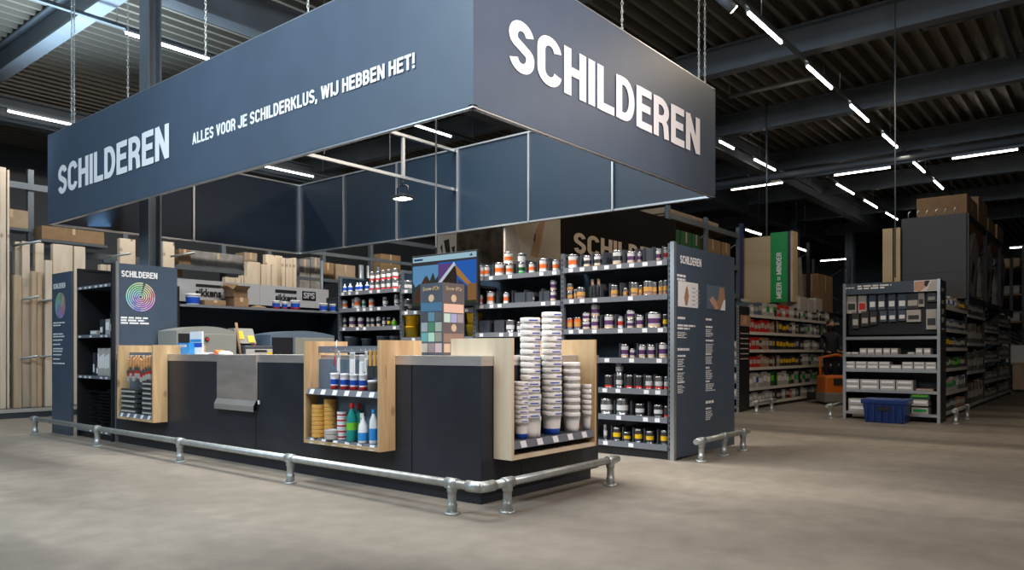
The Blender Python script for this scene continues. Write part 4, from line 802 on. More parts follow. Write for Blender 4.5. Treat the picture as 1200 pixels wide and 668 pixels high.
for c_, (yc, w_, n, st) in enumerate([(yA1 - .24, .40, 5, .058), (yA0 + .15, .26, 7, .056)]):
    for i in range(n):
        dup(pb, (4.05, yc, .413 + i * st), -PI / 2 + random.uniform(-.04, .04), (w_, .12, st * .97), 'black packet, %s from bottom in the %s stack under the brushes' % (ORD[i], ('left', 'right')[c_]), 'packet', 'black packets in the left plywood box')

# ================================================================== BOX B contents
CB = (340, 4.175); tb = MB().lathe(0, 0, [(.43, 0, None), (.445, .22, 'red'), (.45, .3, 'white'), (.47, .62, 'blue'), (.485, .88, 'white'), (.5, .88, 'white'), (.5, 1, 'white'), (.45, 1, 'white')], 20).build('plastic_tub', link=False, loc=(0, 0, 0))
tbg = MB().lathe(0, 0, [(.43, 0, None), (.48, .78, 'boxgrey'), (.5, .78, 'white'), (.5, 1, 'white')], 20).build('plastic_tub', link=False, loc=(0, 0, 0))
for i, (cx_, w_, h_) in enumerate([(217, 42, 78), (266, 46, 78), (313, 44, 78), (358, 44, 80)]):
    p = on_x(340 + cx_ / 4.175, 411, 4.06); d = depth(p.x, p.y); k_ = 1 / 4.175 / FPX * d
    dup(tb, (4.06, p.y, .818), 0, (w_ * k_, w_ * k_, h_ * k_), 'blue and white filler tub, %s from left on upper shelf' % ORD[i], 'tub', 'filler tubs in the middle plywood box')
    dup(tb, (4.06 + .0, p.y, .0), 0, (1, 1, 1), 'x', 'tub') if False else None
for i, (cx_, w_, h_) in enumerate([(405, 52, 52), (446, 30, 50)]):
    p = on_x(340 + cx_ / 4.175, 411, 4.06); d = depth(p.x, p.y); k_ = 1 / 4.175 / FPX * d
    dup(tbg, (4.06, p.y, .818), 0, (w_ * k_, w_ * k_, h_ * k_), ('low grey tub with white lid right of the filler tubs', 'small grey tub at the right end of the upper shelf')[i], 'tub', 'grey tubs in the middle plywood box')
def roll_proto(m, core='tan'): return MB().lathe(0, 0, [(.3, 0, None), (.46, 0, m), (.5, .12, m), (.5, .84, m), (.46, .96, m), (.3, .96, m), (.3, 0, core)], 22, False).build('tape_roll', link=False, loc=(0, 0, 0))
RG, RS = roll_proto('gold'), roll_proto('boxgrey', 'white')
RW = MB().lathe(0, 0, [(.3, 0, None), (.5, 0, 'white'), (.5, .3, 'white'), (.5, .6, 'red'), (.5, .96, 'white'), (.3, .96, 'white'), (.3, 0, 'tan')], 22, False).build('tape_roll', link=False, loc=(0, 0, 0))
def stack(proto, cx_, w_, h_, n, desc, grp, X=4.05, conv=CB, z=.388):
    p = on_x(conv[0] + cx_ / conv[1], 411, X); d = depth(p.x, p.y); k_ = 1 / conv[1] / FPX * d
    for i in range(n): dup(proto, (X, p.y, z + i * h_ * k_ / n), random.uniform(0, 3), (w_ * k_, w_ * k_, h_ * k_ / n), 'roll, %s from the bottom of the %s' % (ORD[i], desc), 'tape', grp)
stack(RG, 140, 68, 160, 8, 'front yellow tape stack', 'yellow masking tape rolls', 4.035); stack(RG, 197, 62, 190, 9, 'rear yellow tape stack', 'yellow masking tape rolls', 4.085)
stack(RS, 205, 72, 48, 2, 'low silver tape stack', 'silver tape rolls', 4.02); stack(RW, 256, 52, 134, 5, 'red and white tape stack', 'red and white tape rolls', 4.08); 
def bottle(name, prof, n=18, cap=None, trigger=False):
    o = MB().lathe(0, 0, prof, n).build(name, link=False, loc=(0, 0, 0)); MB().lathe(0, 0, cap, 14).build('cap', link=False, local=True).parent = o
    if trigger: MB().box(-.30, .06, -.07, .07, .86, 1.0, 'white').box(-.28, -.22, -.05, .05, .72, .88, 'white').build('spray_trigger', link=False, local=True).parent = o
    return o
BG = bottle('cleaner_bottle', [(.48, 0, None), (.5, .1, 'teal'), (.5, .3, 'teal'), (.5, .5, 'lime'), (.46, .66, 'teal'), (.2, .82, 'teal'), (.18, .88, 'teal')], cap=[(.2, .86, None), (.22, 1, 'red')])
BSP = bottle('spray_bottle', [(.46, 0, None), (.5, .08, 'white'), (.5, .35, 'sky'), (.42, .6, 'white'), (.16, .78, 'white'), (.14, .9, 'white')], cap=[(.17, .84, None), (.15, .9, 'white')], trigger=True)
BW = bottle('cleaner_bottle', [(.48, 0, None), (.5, .1, 'white'), (.5, .45, 'sky'), (.46, .68, 'white'), (.2, .84, 'white'), (.18, .9, 'white')], cap=[(.2, .88, None), (.22, 1, 'sky')])
for (pr_, cx_, w_, h_, X, lb) in [(BG, 303, 54, 186, 4.03, 'green cleaner bottle with red cap, the front one'), (BG, 337, 50, 182, 4.09, 'green cleaner bottle with red cap, half hidden behind'), (BSP, 357, 50, 145, 4.02, 'white spray bottle with blue label beside green bottles'), (BW, 408, 42, 166, 4.04, 'white bottle with blue cap right of the spray bottle'), (BW, 444, 34, 168, 4.05, 'white bottle with blue cap against the right board')]:
    p = on_x(340 + cx_ / 4.175, 411, X); d = depth(p.x, p.y); k_ = 1 / 4.175 / FPX * d
    dup(pr_, (X, p.y, .388), -.6, (w_ * k_, w_ * k_, h_ * k_), lb, 'bottle')
# hanging tools of box B
mb = MB(); yB0, yB1 = yb(464) + .03, yb(356, XF) - .03
mb.box(CX0 - .036, CX0 - .03, yB0, yB1, 1.13, 1.19, 'strip')
for i, cx_ in enumerate((228, 262, 300, 330, 375, 398, 420, 440)): p = on_x(340 + cx_ / 4.175, 411, 4.05); mb.tube([(CX0 - .03, p.y, 1.15), (3.99, p.y, 1.15), (3.985, p.y, 1.165)], .003, 'alu', 5)
tag(mb.build('peg_hook_row', loc=(4.1, yB0, 1.15)), 'row of wire peg hooks with filling knives in middle box', 'hooks')
kn = MB().box(-.04, .04, -.002, .002, -.22, -.12, 'tindark').build('filling_knife', link=False, loc=(0, 0, 0)); 
MB().box(-.014, .014, -.008, .008, -.125, 0, 'gold', .004).build('handle', link=False, local=True).parent = kn
for i, cx_ in enumerate((393, 412, 430, 447)): p = on_x(340 + cx_ / 4.175, 411, 4.03); dup(kn, (4.03 + i * .004, p.y, 1.148), -PI / 2, (1, 1, 1), 'yellow handled filling knife, %s from left on the hooks' % ORD[i], 'knife', 'filling knives in the middle box')
hk = MB().box(-.03, .03, -.001, .001, -.17, 0, 'white').box(-.02, .02, -.012, -.001, -.15, -.06, 'clear').build('hang_pack', link=False, loc=(0, 0, 0)); MB().box(-.025, .025, -.003, -.001, -.05, -.01, 'boxgrey').build('header_card', link=False, local=True).parent = hk
for i, (cx_, dz, sx_) in enumerate(((238, 0, .5), (305, -.01, 1.15), (350, -.03, .9), (372, 0, .5))): p = on_x(340 + cx_ / 4.175, 411, 4.06); dup(hk, (4.06, p.y, 1.148 + dz), -PI / 2, (sx_, 1, 1.15), ('narrow white tool pack at the left', 'wide white tool pack in the middle', 'grey tool pack right of the white one', 'small pack left of the filling knives')[i] + ' of the middle box hooks', 'pack', 'tool packs on the middle box hooks')
tag(MB().tube([(4.0, on_x(393, 411, 4.0).y, 1.17), (3.99, on_x(393, 411, 4.0).y, 1.02)], .006, 'red', 6).tube([(4.0, on_x(395, 411, 4.0).y, 1.24), (3.99, on_x(393.5, 411, 4.0).y, 1.10)], .007, 'alu', 6).build('red_tool', loc=(4.0, on_x(393, 411, 4.0).y, 1.02)), 'slim red and silver tool hanging at left of middle box', 'tool')

# ================================================================== BOX C contents : nested buckets
def bucket_proto(name, body, tagc, low=None):
    prof = [(.40, 0, None), (.42, .25, low or body), (.44, .5, body), (.47, .80, body), (.49, .80, body), (.5, .84, body), (.5, .97, body), (.48, 1, body), (.46, .98, body), (.40, .06, body), (0, .05, body)]
    o = MB().lathe(0, 0, prof, 26).build(name, link=False, loc=(0, 0, 0))
    if tagc:
        mb = MB()
        for i in range(6):
            a0, a1 = -2.0 + i * .16, -2.0 + (i + 1) * .16; r_ = .505
            mb.add([(r_ * math.cos(a0), r_ * math.sin(a0), .86), (r_ * math.cos(a1), r_ * math.sin(a1), .86), (r_ * math.cos(a1), r_ * math.sin(a1), .91), (r_ * math.cos(a0), r_ * math.sin(a0), .91)], [(0, 1, 2, 3)], tagc)
        mb.build('rim_tag', link=False, local=True).parent = o
    MB().tube([(.5 * math.cos(a), .5 * math.sin(a), .83 - .12 * math.sin((a + 2.9) / 2.4 * PI)) for a in [-2.9 + q * .24 for q in range(11)]], .012, 'alu', 4).build('bail_handle', link=False, local=True).parent = o
    return o
BKW = bucket_proto('plastic_bucket', 'bucket', 'blue'); BKB = bucket_proto('plastic_bucket', 'bucket', 'blue', 'blue'); BKC = bucket_proto('plastic_bucket', 'clear', None)
for (cx_, w_, top, bot, n, pr0, pr1, yy, desc, h_) in [(302, 88, 372.5, 503, 16, BKW, BKW, 3.86, 'left tall white bucket stack', .19), (395, 88, 366, 500.5, 17, BKW, BKB, 3.60, 'right tall white bucket stack', .19), (267, 64, 447, 508, 9, BKW, BKB, 3.59, 'short black rimmed bucket stack', .15)]:
    p = on_y(540 + cx_ / 3.71, 411, yy if desc != 'left tall white bucket stack' else 3.60); yy = 3.60
    d = depth(p.x, yy); k_ = FPX / d; wd = w_ / 3.71 / k_; top_z = HC + (HZ - top) / k_; z0 = .474; stp = (top_z - z0 - h_) / (n - 1)
    for i in range(n): dup(pr1 if i == 0 else pr0, (p.x, yy, z0 + i * stp), random.uniform(-.35, .35) - .3, (min(wd, .16) if wd > .17 else wd,) * 2 + (h_,), 'white bucket, %s from the bottom of the %s' % (ORD[i], desc), 'bucket', 'nested buckets in the right plywood box')
for (cx_, w_, top, n, desc) in [(325, 46, 462, 2, 'clear pot stack before the tall stacks'), (480, 76, 424.5, 8, 'left clear pot stack'), (552, 62, 450, 6, 'right clear pot stack')]:
    p = on_y(540 + cx_ / 3.71, 411, 3.59); d = depth(p.x, 3.59); k_ = FPX / d; wd = w_ / 3.71 / k_; top_z = HC + (HZ - top) / k_; h_ = .16; z0 = .474; stp = (top_z - z0 - h_) / max(1, n - 1)
    for i in range(n): dup(BKC, (p.x, 3.585, z0 + i * stp), random.uniform(-.5, .5), (min(wd, .15),) * 2 + (h_,), 'translucent pot, %s from the bottom of the %s' % (ORD[i], desc), 'pot', 'translucent pots in the right plywood box')

# leaflets and samples on the counter
lf = thing('leaflet_holder', 'blue leaflet holder with paint brochures on the left of the counter', 'leaflet holder', (4.3, 8.2, CT))
y0, y1 = on_x(208, 411, 4.3).y, on_x(222, 411, 4.3).y
MB().box(4.3, 4.36, y1, y0, CT + .001, CT + .13, 'sky').build('front_box', lf); text('NIEUW', 'nx', (4.299, y0 - .02, CT + .08), y0 - y1 - .06, .03, 'white', lf)
y2, y3 = on_x(222.5, 411, 4.36).y, on_x(237, 411, 4.36).y
mb = MB().box(4.36, 4.375, y3, y2, CT + .001, CT + .26, 'ticket').box(4.358, 4.36, y3 + .002, y2 - .002, CT + .08, CT + .13, 'blue'); mb.build('brochure', lf); MB().box(4.355, 4.3595, y3 + .02, y2 - .02, CT + .14, CT + .17, 'sky').build('brochure_print', lf)
for i, (px0, px1, h_, m_, lb) in enumerate([(238, 247, .02, 'white', 'white paper pad lying beside the leaflet holder'), (248, 255, .012, 'purple', 'flat violet card lying on the counter'), (255, 259.5, .05, 'orange', 'small orange folded card on the counter'), (260, 267, .035, 'white', 'white folded paper lying right of the orange card')]):
    a, b = on_x(px0, 411, 4.3).y, on_x(px1, 411, 4.3).y
    tag(MB().prism([(a, CT + .001), (b, CT + .001), (b, CT + h_ * .4), ((a + b) / 2 + .02, CT + h_), (a, CT + h_ * .6)], 'x', 4.26, 4.36, m_).build('paper_card', loc=(4.31, a, CT)), lb, 'paper')

# ================================================================== BANNERS AND RACKS BEHIND
BY = 6.8
def XB(px): return on_y(px, 300, BY).x
bn1 = thing('banner_panel', 'black banner with tan painting lettering above the paint shelving', 'banner', (XB(657), BY, 1.9))
MB().box(XB(657), XB(792), BY, BY + .03, 1.7, 3.7, 'posterd').build('banner_board', bn1)
text('SCHILDEREN', 'ny', (XB(672), BY - .001, 2.72), XB(795) - XB(672), .33, 'lettan', bn1, bold=.035)
bn2 = thing('banner_panel', 'tan photo banner showing a hand and brush beside the black banner', 'banner', (XB(592), BY, 1.9))
MB().box(XB(592), XB(657) - .005, BY, BY + .03, 1.7, 3.7, 'postert').build('banner_board', bn2)
def PB(lst): return [(on_y(a, b, BY).x, on_y(a, b, BY).z) for a, b in lst]
MB().prism(PB([(621, 300), (626, 283), (628, 270), (633, 258), (639, 258), (636, 272), (634, 285), (630, 302)]), 'y', BY - .004, BY, 'clay').build('printed_hand', bn2)
MB().prism(PB([(592, 268), (602, 263), (609, 290), (611, 312), (592, 312)]), 'y', BY - .004, BY, mat('print_sleeve', (.33, .29, .25), .6)).build('printed_sleeve', bn2)
MB().prism(PB([(625, 283), (626.5, 274), (627.5, 274), (626.5, 283)]), 'y', BY - .006, BY - .004, 'rack').build('printed_brush', bn2)
BY = 9.6
bn3 = thing('banner_panel', 'dark mottled forest photo banner behind the screen', 'banner', (XB(535), BY, 1.9))
MB().box(XB(536), XB(588), BY, BY + .03, 1.7, 3.7, 'posterf').build('banner_board', bn3); MB().box(XB(536), XB(536) + .05, BY + .031, BY + .08, 0, 3.7, 'upright').build('banner_post', bn3)
MB().box(XB(588), XB(592), BY - .02, BY + .03, 1.7, 3.7, 'upright').build('banner_post', bn3)
bn4 = thing('banner_panel', 'white banner with black printed shapes left of the forest banner', 'banner', (XB(512), BY, 1.9))
MB().box(XB(514), XB(535), BY, BY + .03, 1.7, 3.7, 'tinw').build('banner_board', bn4); MB().box(XB(514), XB(514) + .05, BY + .031, BY + .08, 0, 3.7, 'upright').build('banner_post', bn4)
for q, poly in enumerate([[(520, 282), (526, 280), (528, 300), (523, 300)], [(529, 290), (533, 288), (532, 300)], [(516, 290), (518, 286), (519, 300)]]): MB().prism(PB(poly), 'y', BY - .004, BY, 'rack').build('printed_shape', bn4)

def pallet_rack(label, x0, x1, y0, dep, ztop, zs, bays=2, col_='upright', zb=0):
    r = thing('pallet_rack', label, 'rack', (x0, y0, zb)); bw = (x1 - x0) / bays
    for i in range(bays + 1):
        x = x0 + i * bw
        mb = MB()
        for yy in (y0, y0 + dep): mb.box(x - .045, x + .045, yy - .035, yy + .035, zb, ztop, col_)
        z = zb + .05; s_ = 1
        while z < ztop - .6: mb.tube([(x, y0 if s_ > 0 else y0 + dep, z), (x, y0 + dep if s_ > 0 else y0, z + .6)], .018, col_, 5); z += .6; s_ = -s_
        mb.build('upright_frame', r)
    for z in zs:
        for i in range(bays):
            MB().box(x0 + i * bw + .046, x0 + (i + 1) * bw - .046, y0 - .03, y0 + .03, z, z + .11, col_).build('beam', r)
            MB().box(x0 + i * bw + .046, x0 + (i + 1) * bw - .046, y0 + dep - .03, y0 + dep + .03, z, z + .11, col_).build('beam', r)
    for z in zs: MB().box(x0 + .046, x1 - .046, y0 + .031, y0 + dep - .031, z + .06, z + .10, 'boxgrey' if False else 'brown').build('deck_board', r)
    return r
rk = pallet_rack('grey pallet rack with stock behind the navy information panel', 13.3, 16.75, 6.9, 1.0, 4.0, [2.35, 3.0, 3.75], 2)
MB().box(16.80, 16.9, 6.82, 6.9, 1.9, 4.1, mat('rack_blue', (.01, .02, .09), .4)).build('blue_end_plate', rk)
for i, (x, z, c, w_) in enumerate([(13.5, 3.11, 'darkgreen', .5), (14.05, 3.11, 'darkgreen', .5), (14.6, 3.11, 'darkgreen', .35), (15.2, 3.11, 'brown', .8), (16.1, 3.11, 'brown', .45), (13.6, 2.46, 'brown', .9), (15.3, 2.46, 'brown2', .9)]):
    cbox('storage_box', x, x + w_, 7.0, 7.7, z, z + .5, c, ('dark green' if c == 'darkgreen' else 'brown') + ' box, %s of those in the grey rack behind info panel' % ORD[i], 'box', 'boxes in the grey rack')
cbox('storage_box', 13.35, 15.9, 7.0, 7.7, 3.87, 3.99, 'brown2', 'long flat pale carton on top of the grey rack')

# green sign
gs = thing('promotion_sign', 'birch and green vertical sign hanging over the tool aisle', 'sign', (17, 6.3, 2.25))
gy = [on_x(px, 300, 17).y for px in (870, 903, 923, 926.5, 929.5)]
MB().box(17, 17.06, gy[1], gy[0], 2.25, 3.78, 'birch').build('wood_board', gs); MB().box(16.99, 17.06, gy[2], gy[1] - .002, 2.25, 3.84, 'green').build('green_board', gs)
MB().box(16.99, 17.06, gy[3], gy[2] - .002, 2.25, 3.84, mat('sign_blue', (.008, .015, .07), .4)).build('blue_edge', gs); MB().box(16.99, 17.3, gy[4], gy[3] - .002, 2.25, 3.84, 'birch').build('wood_edge', gs)
a = on_x(910, 300, 16.99).y; 
text('MEER = MINDER', 'nx', (16.985, a, on_x(912, 350, 16.985).z), on_x(912, 296, 16.985).z - on_x(912, 350, 16.985).z, .115, 'chalk', gs, rot=1)
for px in (885, 880): pass
MB().tube([(17.03, gy[1] + .1, 3.8), (17.03, gy[1] + .1, 6.95)], .02, 'upright', 6).build('hanger_tube', gs)

# ---- product protos for the aisle shelves
def prod(m1, m2): 
    o = MB().box(-.5, .5, 0, 1, 0, 1, m1).build('product_box', link=False, loc=(0, 0, 0)); MB().box(-.4, .4, -.02, 0, .35, .75, m2).build('product_label', link=False, local=True).parent = o; return o
PR = dict(white=(prod('boxgrey', 'ticket'), 'pale'), red=(prod('red', 'boxgrey'), 'red'), black=(prod('tindark', 'boxgrey'), 'black'), yellow=(prod('tindark', 'yellow'), 'black-yellow'), green=(prod('boxgrey', 'green'), 'green labelled'), blue=(prod('bluegrey', 'boxgrey'), 'blue-grey'), orange=(prod('clay', 'boxgrey'), 'rust brown'), dgreen=(prod('darkgreen', 'lime'), 'dark green'), cream=(prod('offwhite', 'blue'), 'cream'))
def products(segs_, x0, x1, y, z, rz, where, grp, hmax, wr=(.10, .22), dp_=.25, cat='box', gap=.012, fac=1):
    """fill a shelf from x0 to x1 (local x, world along the shelf) with boxes; segs_: list of (fraction, style)"""
    u = x0; cnt = {}; L = x1 - x0
    while u < x1 - .04:
        w_ = random.uniform(*wr); w_ = min(w_, x1 - u); fr = (u - x0) / L
        st = next(s_ for f_, s_ in segs_ if fr <= f_)
        if isinstance(st, (list, tuple)): st = random.choice(st)
        if st is not None and w_ > .03:
            h_ = hmax * random.uniform(.7, 1); pr_, nm = PR[st]; k_ = cnt.get(st, 0); cnt[st] = k_ + 1
            if rz == 0: loc = (u + w_ / 2, y + .03, z + .001)
            else: loc = (y + .03, -(u + w_ / 2), z + .001)
            dup(pr_, loc, rz, (w_ - gap, dp_, h_), '%s package, %s from left on %s' % (nm, ORD[min(k_, 39)], where), cat, grp)
        u += w_
# tool gondola (left of person): faces -Y at y=5.7
tg = shelving('tool_shelving', 'long shelving full of tools along the aisle under the green sign', (14.15, 5.62, 0), 0, 6.0, .5, 2.0, [1.86, 1.52, 1.17, .82, .42, .12], 4, back='rack', up='rack', strip='offwhite', ticket=False)
TG = [(1.86, .27, [(.14, ['white', 'blue']), (.3, ['white', 'green']), (.42, ['red', 'white']), (.7, ['white', 'black', 'green']), (1, ['white', 'black'])], 'top shelf of the tool aisle'),
      (1.52, .26, [(.22, 'red'), (.3, 'orange'), (.42, 'yellow'), (.62, ['black', 'white']), (1, ['green', 'blue', 'white'])], 'second shelf of the tool aisle'),
      (1.17, .25, [(.08, 'red'), (.24, ['black', 'orange']), (.5, 'yellow'), (.7, ['black', 'white']), (1, ['blue', 'white'])], 'third shelf of the tool aisle'),
      (.82, .26, [(.1, 'red'), (.3, ['orange', 'black']), (.52, 'yellow'), (1, ['green', 'white', 'black'])], 'fourth shelf of the tool aisle'),
      (.42, .3, [(.22, ['white', 'cream']), (.45, ['dgreen', 'white']), (1, ['black', 'green'])], 'fifth shelf of the tool aisle'),
      (.12, .22, [(.25, ['white']), (.5, ['black', 'white', 'red']), (1, ['blue', 'white', 'black'])], 'lowest shelf of the tool aisle')]
for (z, hm, sg_, nm) in TG: products(sg_, 14.2, 19.4, 5.62, z, 0, nm, 'packages along the tool aisle', hm, (.12, .26))
for i, (x, w_, h_) in enumerate([(17.3, .5, .33), (17.85, .4, .3), (18.4, .5, .36)]): cbox('storage_box', x, x + w_, 5.66, 5.95, 2.001, 2.0 + h_ + .05, 'boxgrey', 'pale carton, %s from left on top of the tool shelving' % ORD[i], 'box', 'cartons on top of the tool shelving')
tag(MB().prism([(18.35, 2.0), (18.65, 2.0), (18.4, 3.4), (18.15, 3.35)], 'y', 6.0, 6.08, 'film').build('leaning_panel', loc=(18.4, 6.04, 2.0)), 'tall grey wrapped panel leaning right of the green sign', 'panel')
r = cbox('storage_box', 20.5, 21.8, 6.25, 7.1, 2.185, 3.2, 'brown', 'large brown crate stored above the aisle behind the employee')
r = cbox('storage_box', 19.7, 20.3, 6.25, 7.0, 2.185, 3.1, 'brown', 'upright brown crate left of the large crate above the aisle')
pallet_rack('dark rack carrying the brown crates behind the employee', 19.55, 23.2, 6.2, 1.0, 3.9, [2.08], 1, 'rack')
# small end display
ed = shelving('end_display', 'dark narrow end display with photos just right of the info panel', (13.45, 6.55, 0), -PI / 2, 1.0, .42, 2.0, [1.2, 1.05, .9, .6, .3, .12], 1, back='rack', up='alu', ticket=False)
MB().box(13.47, 13.95, 5.52, 5.545, .02, 1.98, 'rack').build('side_panel', ed); 
def YE(px, py): return on_y(px, py, 5.515)
a, b = YE(868, 350), YE(879, 358); MB().box(a.x, b.x, 5.51, 5.52, b.z, a.z, 'offwhite').build('heading_strip', ed) if False else None
mb = MB().box(YE(868.5, 349).x, YE(879, 349).x, 5.508, 5.52, YE(868, 353).z, YE(868, 350).z, 'boxgrey'); mb.build('heading_strip', ed)
mb = MB().box(YE(868, 369).x, YE(879, 369).x, 5.51, 5.52, YE(868, 382).z, YE(868, 369).z, 'clay').prism([(YE(870, 369).x, YE(870, 380).z), (YE(874, 369).x, YE(870, 380).z), (YE(875, 369).x, YE(870, 370).z), (YE(871, 369).x, YE(870, 371).z)], 'y', 5.508, 5.51, 'skin'); mb.build('photo_print', ed)
for py in (390, 396, 402, 408, 414, 420): MB().box(YE(868, py).x, YE(877, py).x, 5.512, 5.52, YE(868, py + 1.2).z, YE(868, py).z, 'boxgrey').build('text_line', ed)
for i, z in enumerate([.301, .601, .901, 1.051, 1.201]):
    for j in range(3): dup(PR['white'][0], (13.47, 5.68 + j * .22, z), -PI / 2, (.2, .3, .13), 'white box, %s from the bottom %s on the dark end display' % (ORD[i], ('right', 'middle', 'left')[j]), 'box', 'white boxes on the dark end display')

# ---- power tool accessory display (centre right)
DX = 13.46; pd = thing('accessory_display', 'freestanding display of saw accessories behind the blue crate', 'display', (DX, 3.69, 0))
dy0, dy1 = 3.69, 2.23; W = dy0 - dy1
MB().box(DX + .03, DX + .5, dy1, dy1 + .02, 0, 2.28, 'rack').build('side_panel', pd); MB().box(DX + .03, DX + .5, dy0 - .02, dy0, 0, 2.28, 'rack').build('side_panel', pd)
for yy in (dy0 - .045, dy1): MB().box(DX - .01, DX + .03, yy, yy + .045, 0, 2.29, 'alu').build('edge_profile', pd)
MB().box(DX + .46, DX + .5, dy1 + .02, dy0 - .02, .05, 2.2, 'rack').build('back_panel', pd); MB().box(DX + .14, DX + .16, dy1 + .05, dy0 - .05, 1.42, 2.12, 'rack').build('pegboard', pd)
MB().box(DX - .005, DX + .02, dy1 + .046, dy0 - .046, 2.1, 2.28, 'navy').build('header_board', pd)
def DY(px): return on_x(px, 340, DX - .006).y
lines(pd, 'nx', DY(991), 2.22, 1, .16, .03, .018, at=DX - .006); lines(pd, 'nx', DY(1005), 2.245, 2, .6, .04, .024, at=DX - .006)
mb = MB().box(DX - .008, DX - .005, DY(1099), DY(1071), 2.1, 2.28, 'tinw').prism([(DY(1071), 2.12), (DY(1078), 2.1), (DY(1088), 2.2), (DY(1086), 2.27), (DY(1072), 2.26)], 'x', DX - .010, DX - .008, 'skin').prism([(DY(1086), 2.11), (DY(1092), 2.27), (DY(1098), 2.27), (DY(1098), 2.11)], 'x', DX - .010, DX - .008, 'boxgrey').prism([(DY(1084), 2.27), (DY(1090), 2.27), (DY(1086), 2.17), (DY(1083), 2.2)], 'x', DX - .012, DX - .010, 'rack'); mb.build('photo_print', pd)
for (z, py) in ((1.38, 394), (1.09, 409), (.84, 424), (.50, 441), (.13, 485)):
    s_ = MB().box(DX + .02, DX + .45, dy1 + .046, dy0 - .046, z - .03, z, 'shelfgrey').build('shelf', pd); MB().box(DX + .0, DX + .02, dy1 + .046, dy0 - .046, z - .045, z + .003, 'alu').build('price_rail', s_)
hp = {}
for nm, (a_, b_) in dict(dark=('navy', 'ticket'), pale=('boxgrey', 'tindark'), black=('tindark', 'boxgrey'), red=('boxgrey', 'red')).items():
    o = MB().box(-.5, .5, -.5, .5, -1, 0, a_).build('blister_pack', link=False, loc=(0, 0, 0)); MB().box(-.38, .38, -.56, -.5, -.8, -.45, b_).build('pack_insert', link=False, local=True).parent = o; hp[nm] = o
rowsP = [(2.085, [(998.5, .14, .2, 'pale'), (1011, .12, .2, 'red'), (1023, .1, .17, 'dark'), (1033.5, .1, .17, 'dark'), (1045.5, .1, .17, 'dark'), (1057.5, .11, .17, 'dark'), (1070, .17, .17, 'black'), (1080, .08, .15, 'pale'), (1092, .12, .1, 'black')], 'upper'),
         (1.815, [(1003, .1, .25, 'black'), (1014, .11, .22, 'black'), (1024, .1, .2, 'black'), (1035.5, .1, .16, 'dark'), (1046, .1, .16, 'dark'), (1057.5, .1, .15, 'dark'), (1071, .19, .17, 'pale'), (1092, .14, .28, 'pale')], 'lower')]
for (z, lst, nm) in rowsP:
    for i, (px, w_, h_, st) in enumerate(lst):
        p = on_x(px, 350, DX + .1); dup(hp[st], (DX + .10 - (0 if nm == 'upper' else .0), p.y, z), -PI / 2, (w_ * 1.08, .06, h_ * (1.5 if nm == 'upper' else 1.15)), '%s blister pack, %s from left in the %s hanging row' % (dict(dark='navy', pale='pale', black='black', red='pale red')[st], ORD[i], nm), 'pack', 'blister packs hanging on the accessory display')
def dbox(px0, px1, z, h_, st, lb, grp='boxes on the accessory display'):
    a, b = on_x(px0, 411, DX + .04).y, on_x(px1, 411, DX + .04).y; dup(PR[st][0], (DX + .04, (a + b) / 2, z + .001), -PI / 2, (abs(a - b) * .97, .25, h_), lb, 'box', grp)
for i, px in enumerate((989, 998, 1007.5, 1016.5, 1025.5, 1035, 1044, 1063.5, 1073, 1082.5)): dbox(px, px + 8, 1.09, .035 if i in (0, 1, 7) else .1, 'white', 'small white box, %s from left on the first display shelf' % ORD[i])
for i in range(8):
    dbox(989 + i * 13.6, 1002 + i * 13.6, .84, .075, 'white', 'long white box, %s from left in bottom row, second display shelf' % ORD[i])
    if i not in (4,): dbox(989 + i * 13.6, 1002 + i * 13.6, .917, .05, 'white', 'long white box, %s from left in top row, second display shelf' % ORD[i])
for i, (a, b) in enumerate([(989, 1007), (1008, 1030), (1031, 1049), (1050, 1070)]):
    for j in range(2): dbox(a, b, .50 + j * .085, .08, 'white', 'wide flat box, %s from left in %s row, third display shelf' % (ORD[i], ('bottom', 'top')[j]))
dbox(1073, 1094, .50, .035, 'orange', 'thin orange-brown box on the third display shelf')
for i, (a, b, z, st, lb) in enumerate([(994, 1017, .13, 'white', 'pale case low at the left of the display, bottom one'), (994, 1017, .24, 'white', 'pale case low at the left of the display, top one'), (1068, 1088, .13, 'green', 'green labelled case low at right of display, bottom one'), (1068, 1088, .26, 'white', 'pale case low at the right of display, in the middle'), (1066, 1090, .37, 'dgreen', 'dark green case on the pale cases at right'), (1030, 1052, .2, 'dgreen', 'dark green case standing behind the blue crate')]): dbox(a, b, z, .1, st, lb)
text_y = DY(1104)
for py, n_ in ((338, 2), (352, 2), (362, 3), (372, 3), (385, 1)):
    a = on_y(1104, py, 2.228); lines(pd, 'ny', DX + .12, a.z, n_, .22, .03, .014, 'boxgrey', at=2.229)
# blue tote
a, b = on_z(1020, 495).to_tuple(), on_z(1070, 497).to_tuple()
tt = thing('folding_crate', 'blue plastic folding crate on the floor before the accessory display', 'crate', (12.95, 2.95, 0))
y0, y1 = 3.24, 2.62
mb = MB(); mb.add([(12.95, y0 - .03, 0), (12.95, y1 + .03, 0), (13.3, y1 + .03, 0), (13.3, y0 - .03, 0), (12.92, y0, .30), (12.92, y1, .30), (13.33, y1, .30), (13.33, y0, .30)], [(0, 1, 2, 3), (4, 5, 6, 7), (0, 1, 5, 4), (1, 2, 6, 5), (2, 3, 7, 6), (3, 0, 4, 7)], 'toteblue'); mb.build('crate_body', tt)
MB().box(12.90, 13.35, y1 - .03, y0 + .03, .30, .38, 'toteblue', .012).build('lid', tt)
mb = MB(); 
for i in range(6): yy = y1 + .06 + i * (y0 - y1 - .12) / 5; mb.box(12.905, 12.925, yy - .012, yy + .012, .03, .30, 'toteblue')
mb.build('rib', tt); MB().box(12.895, 12.905, 2.83, 3.03, .2, .26, 'rack').build('grip', tt)

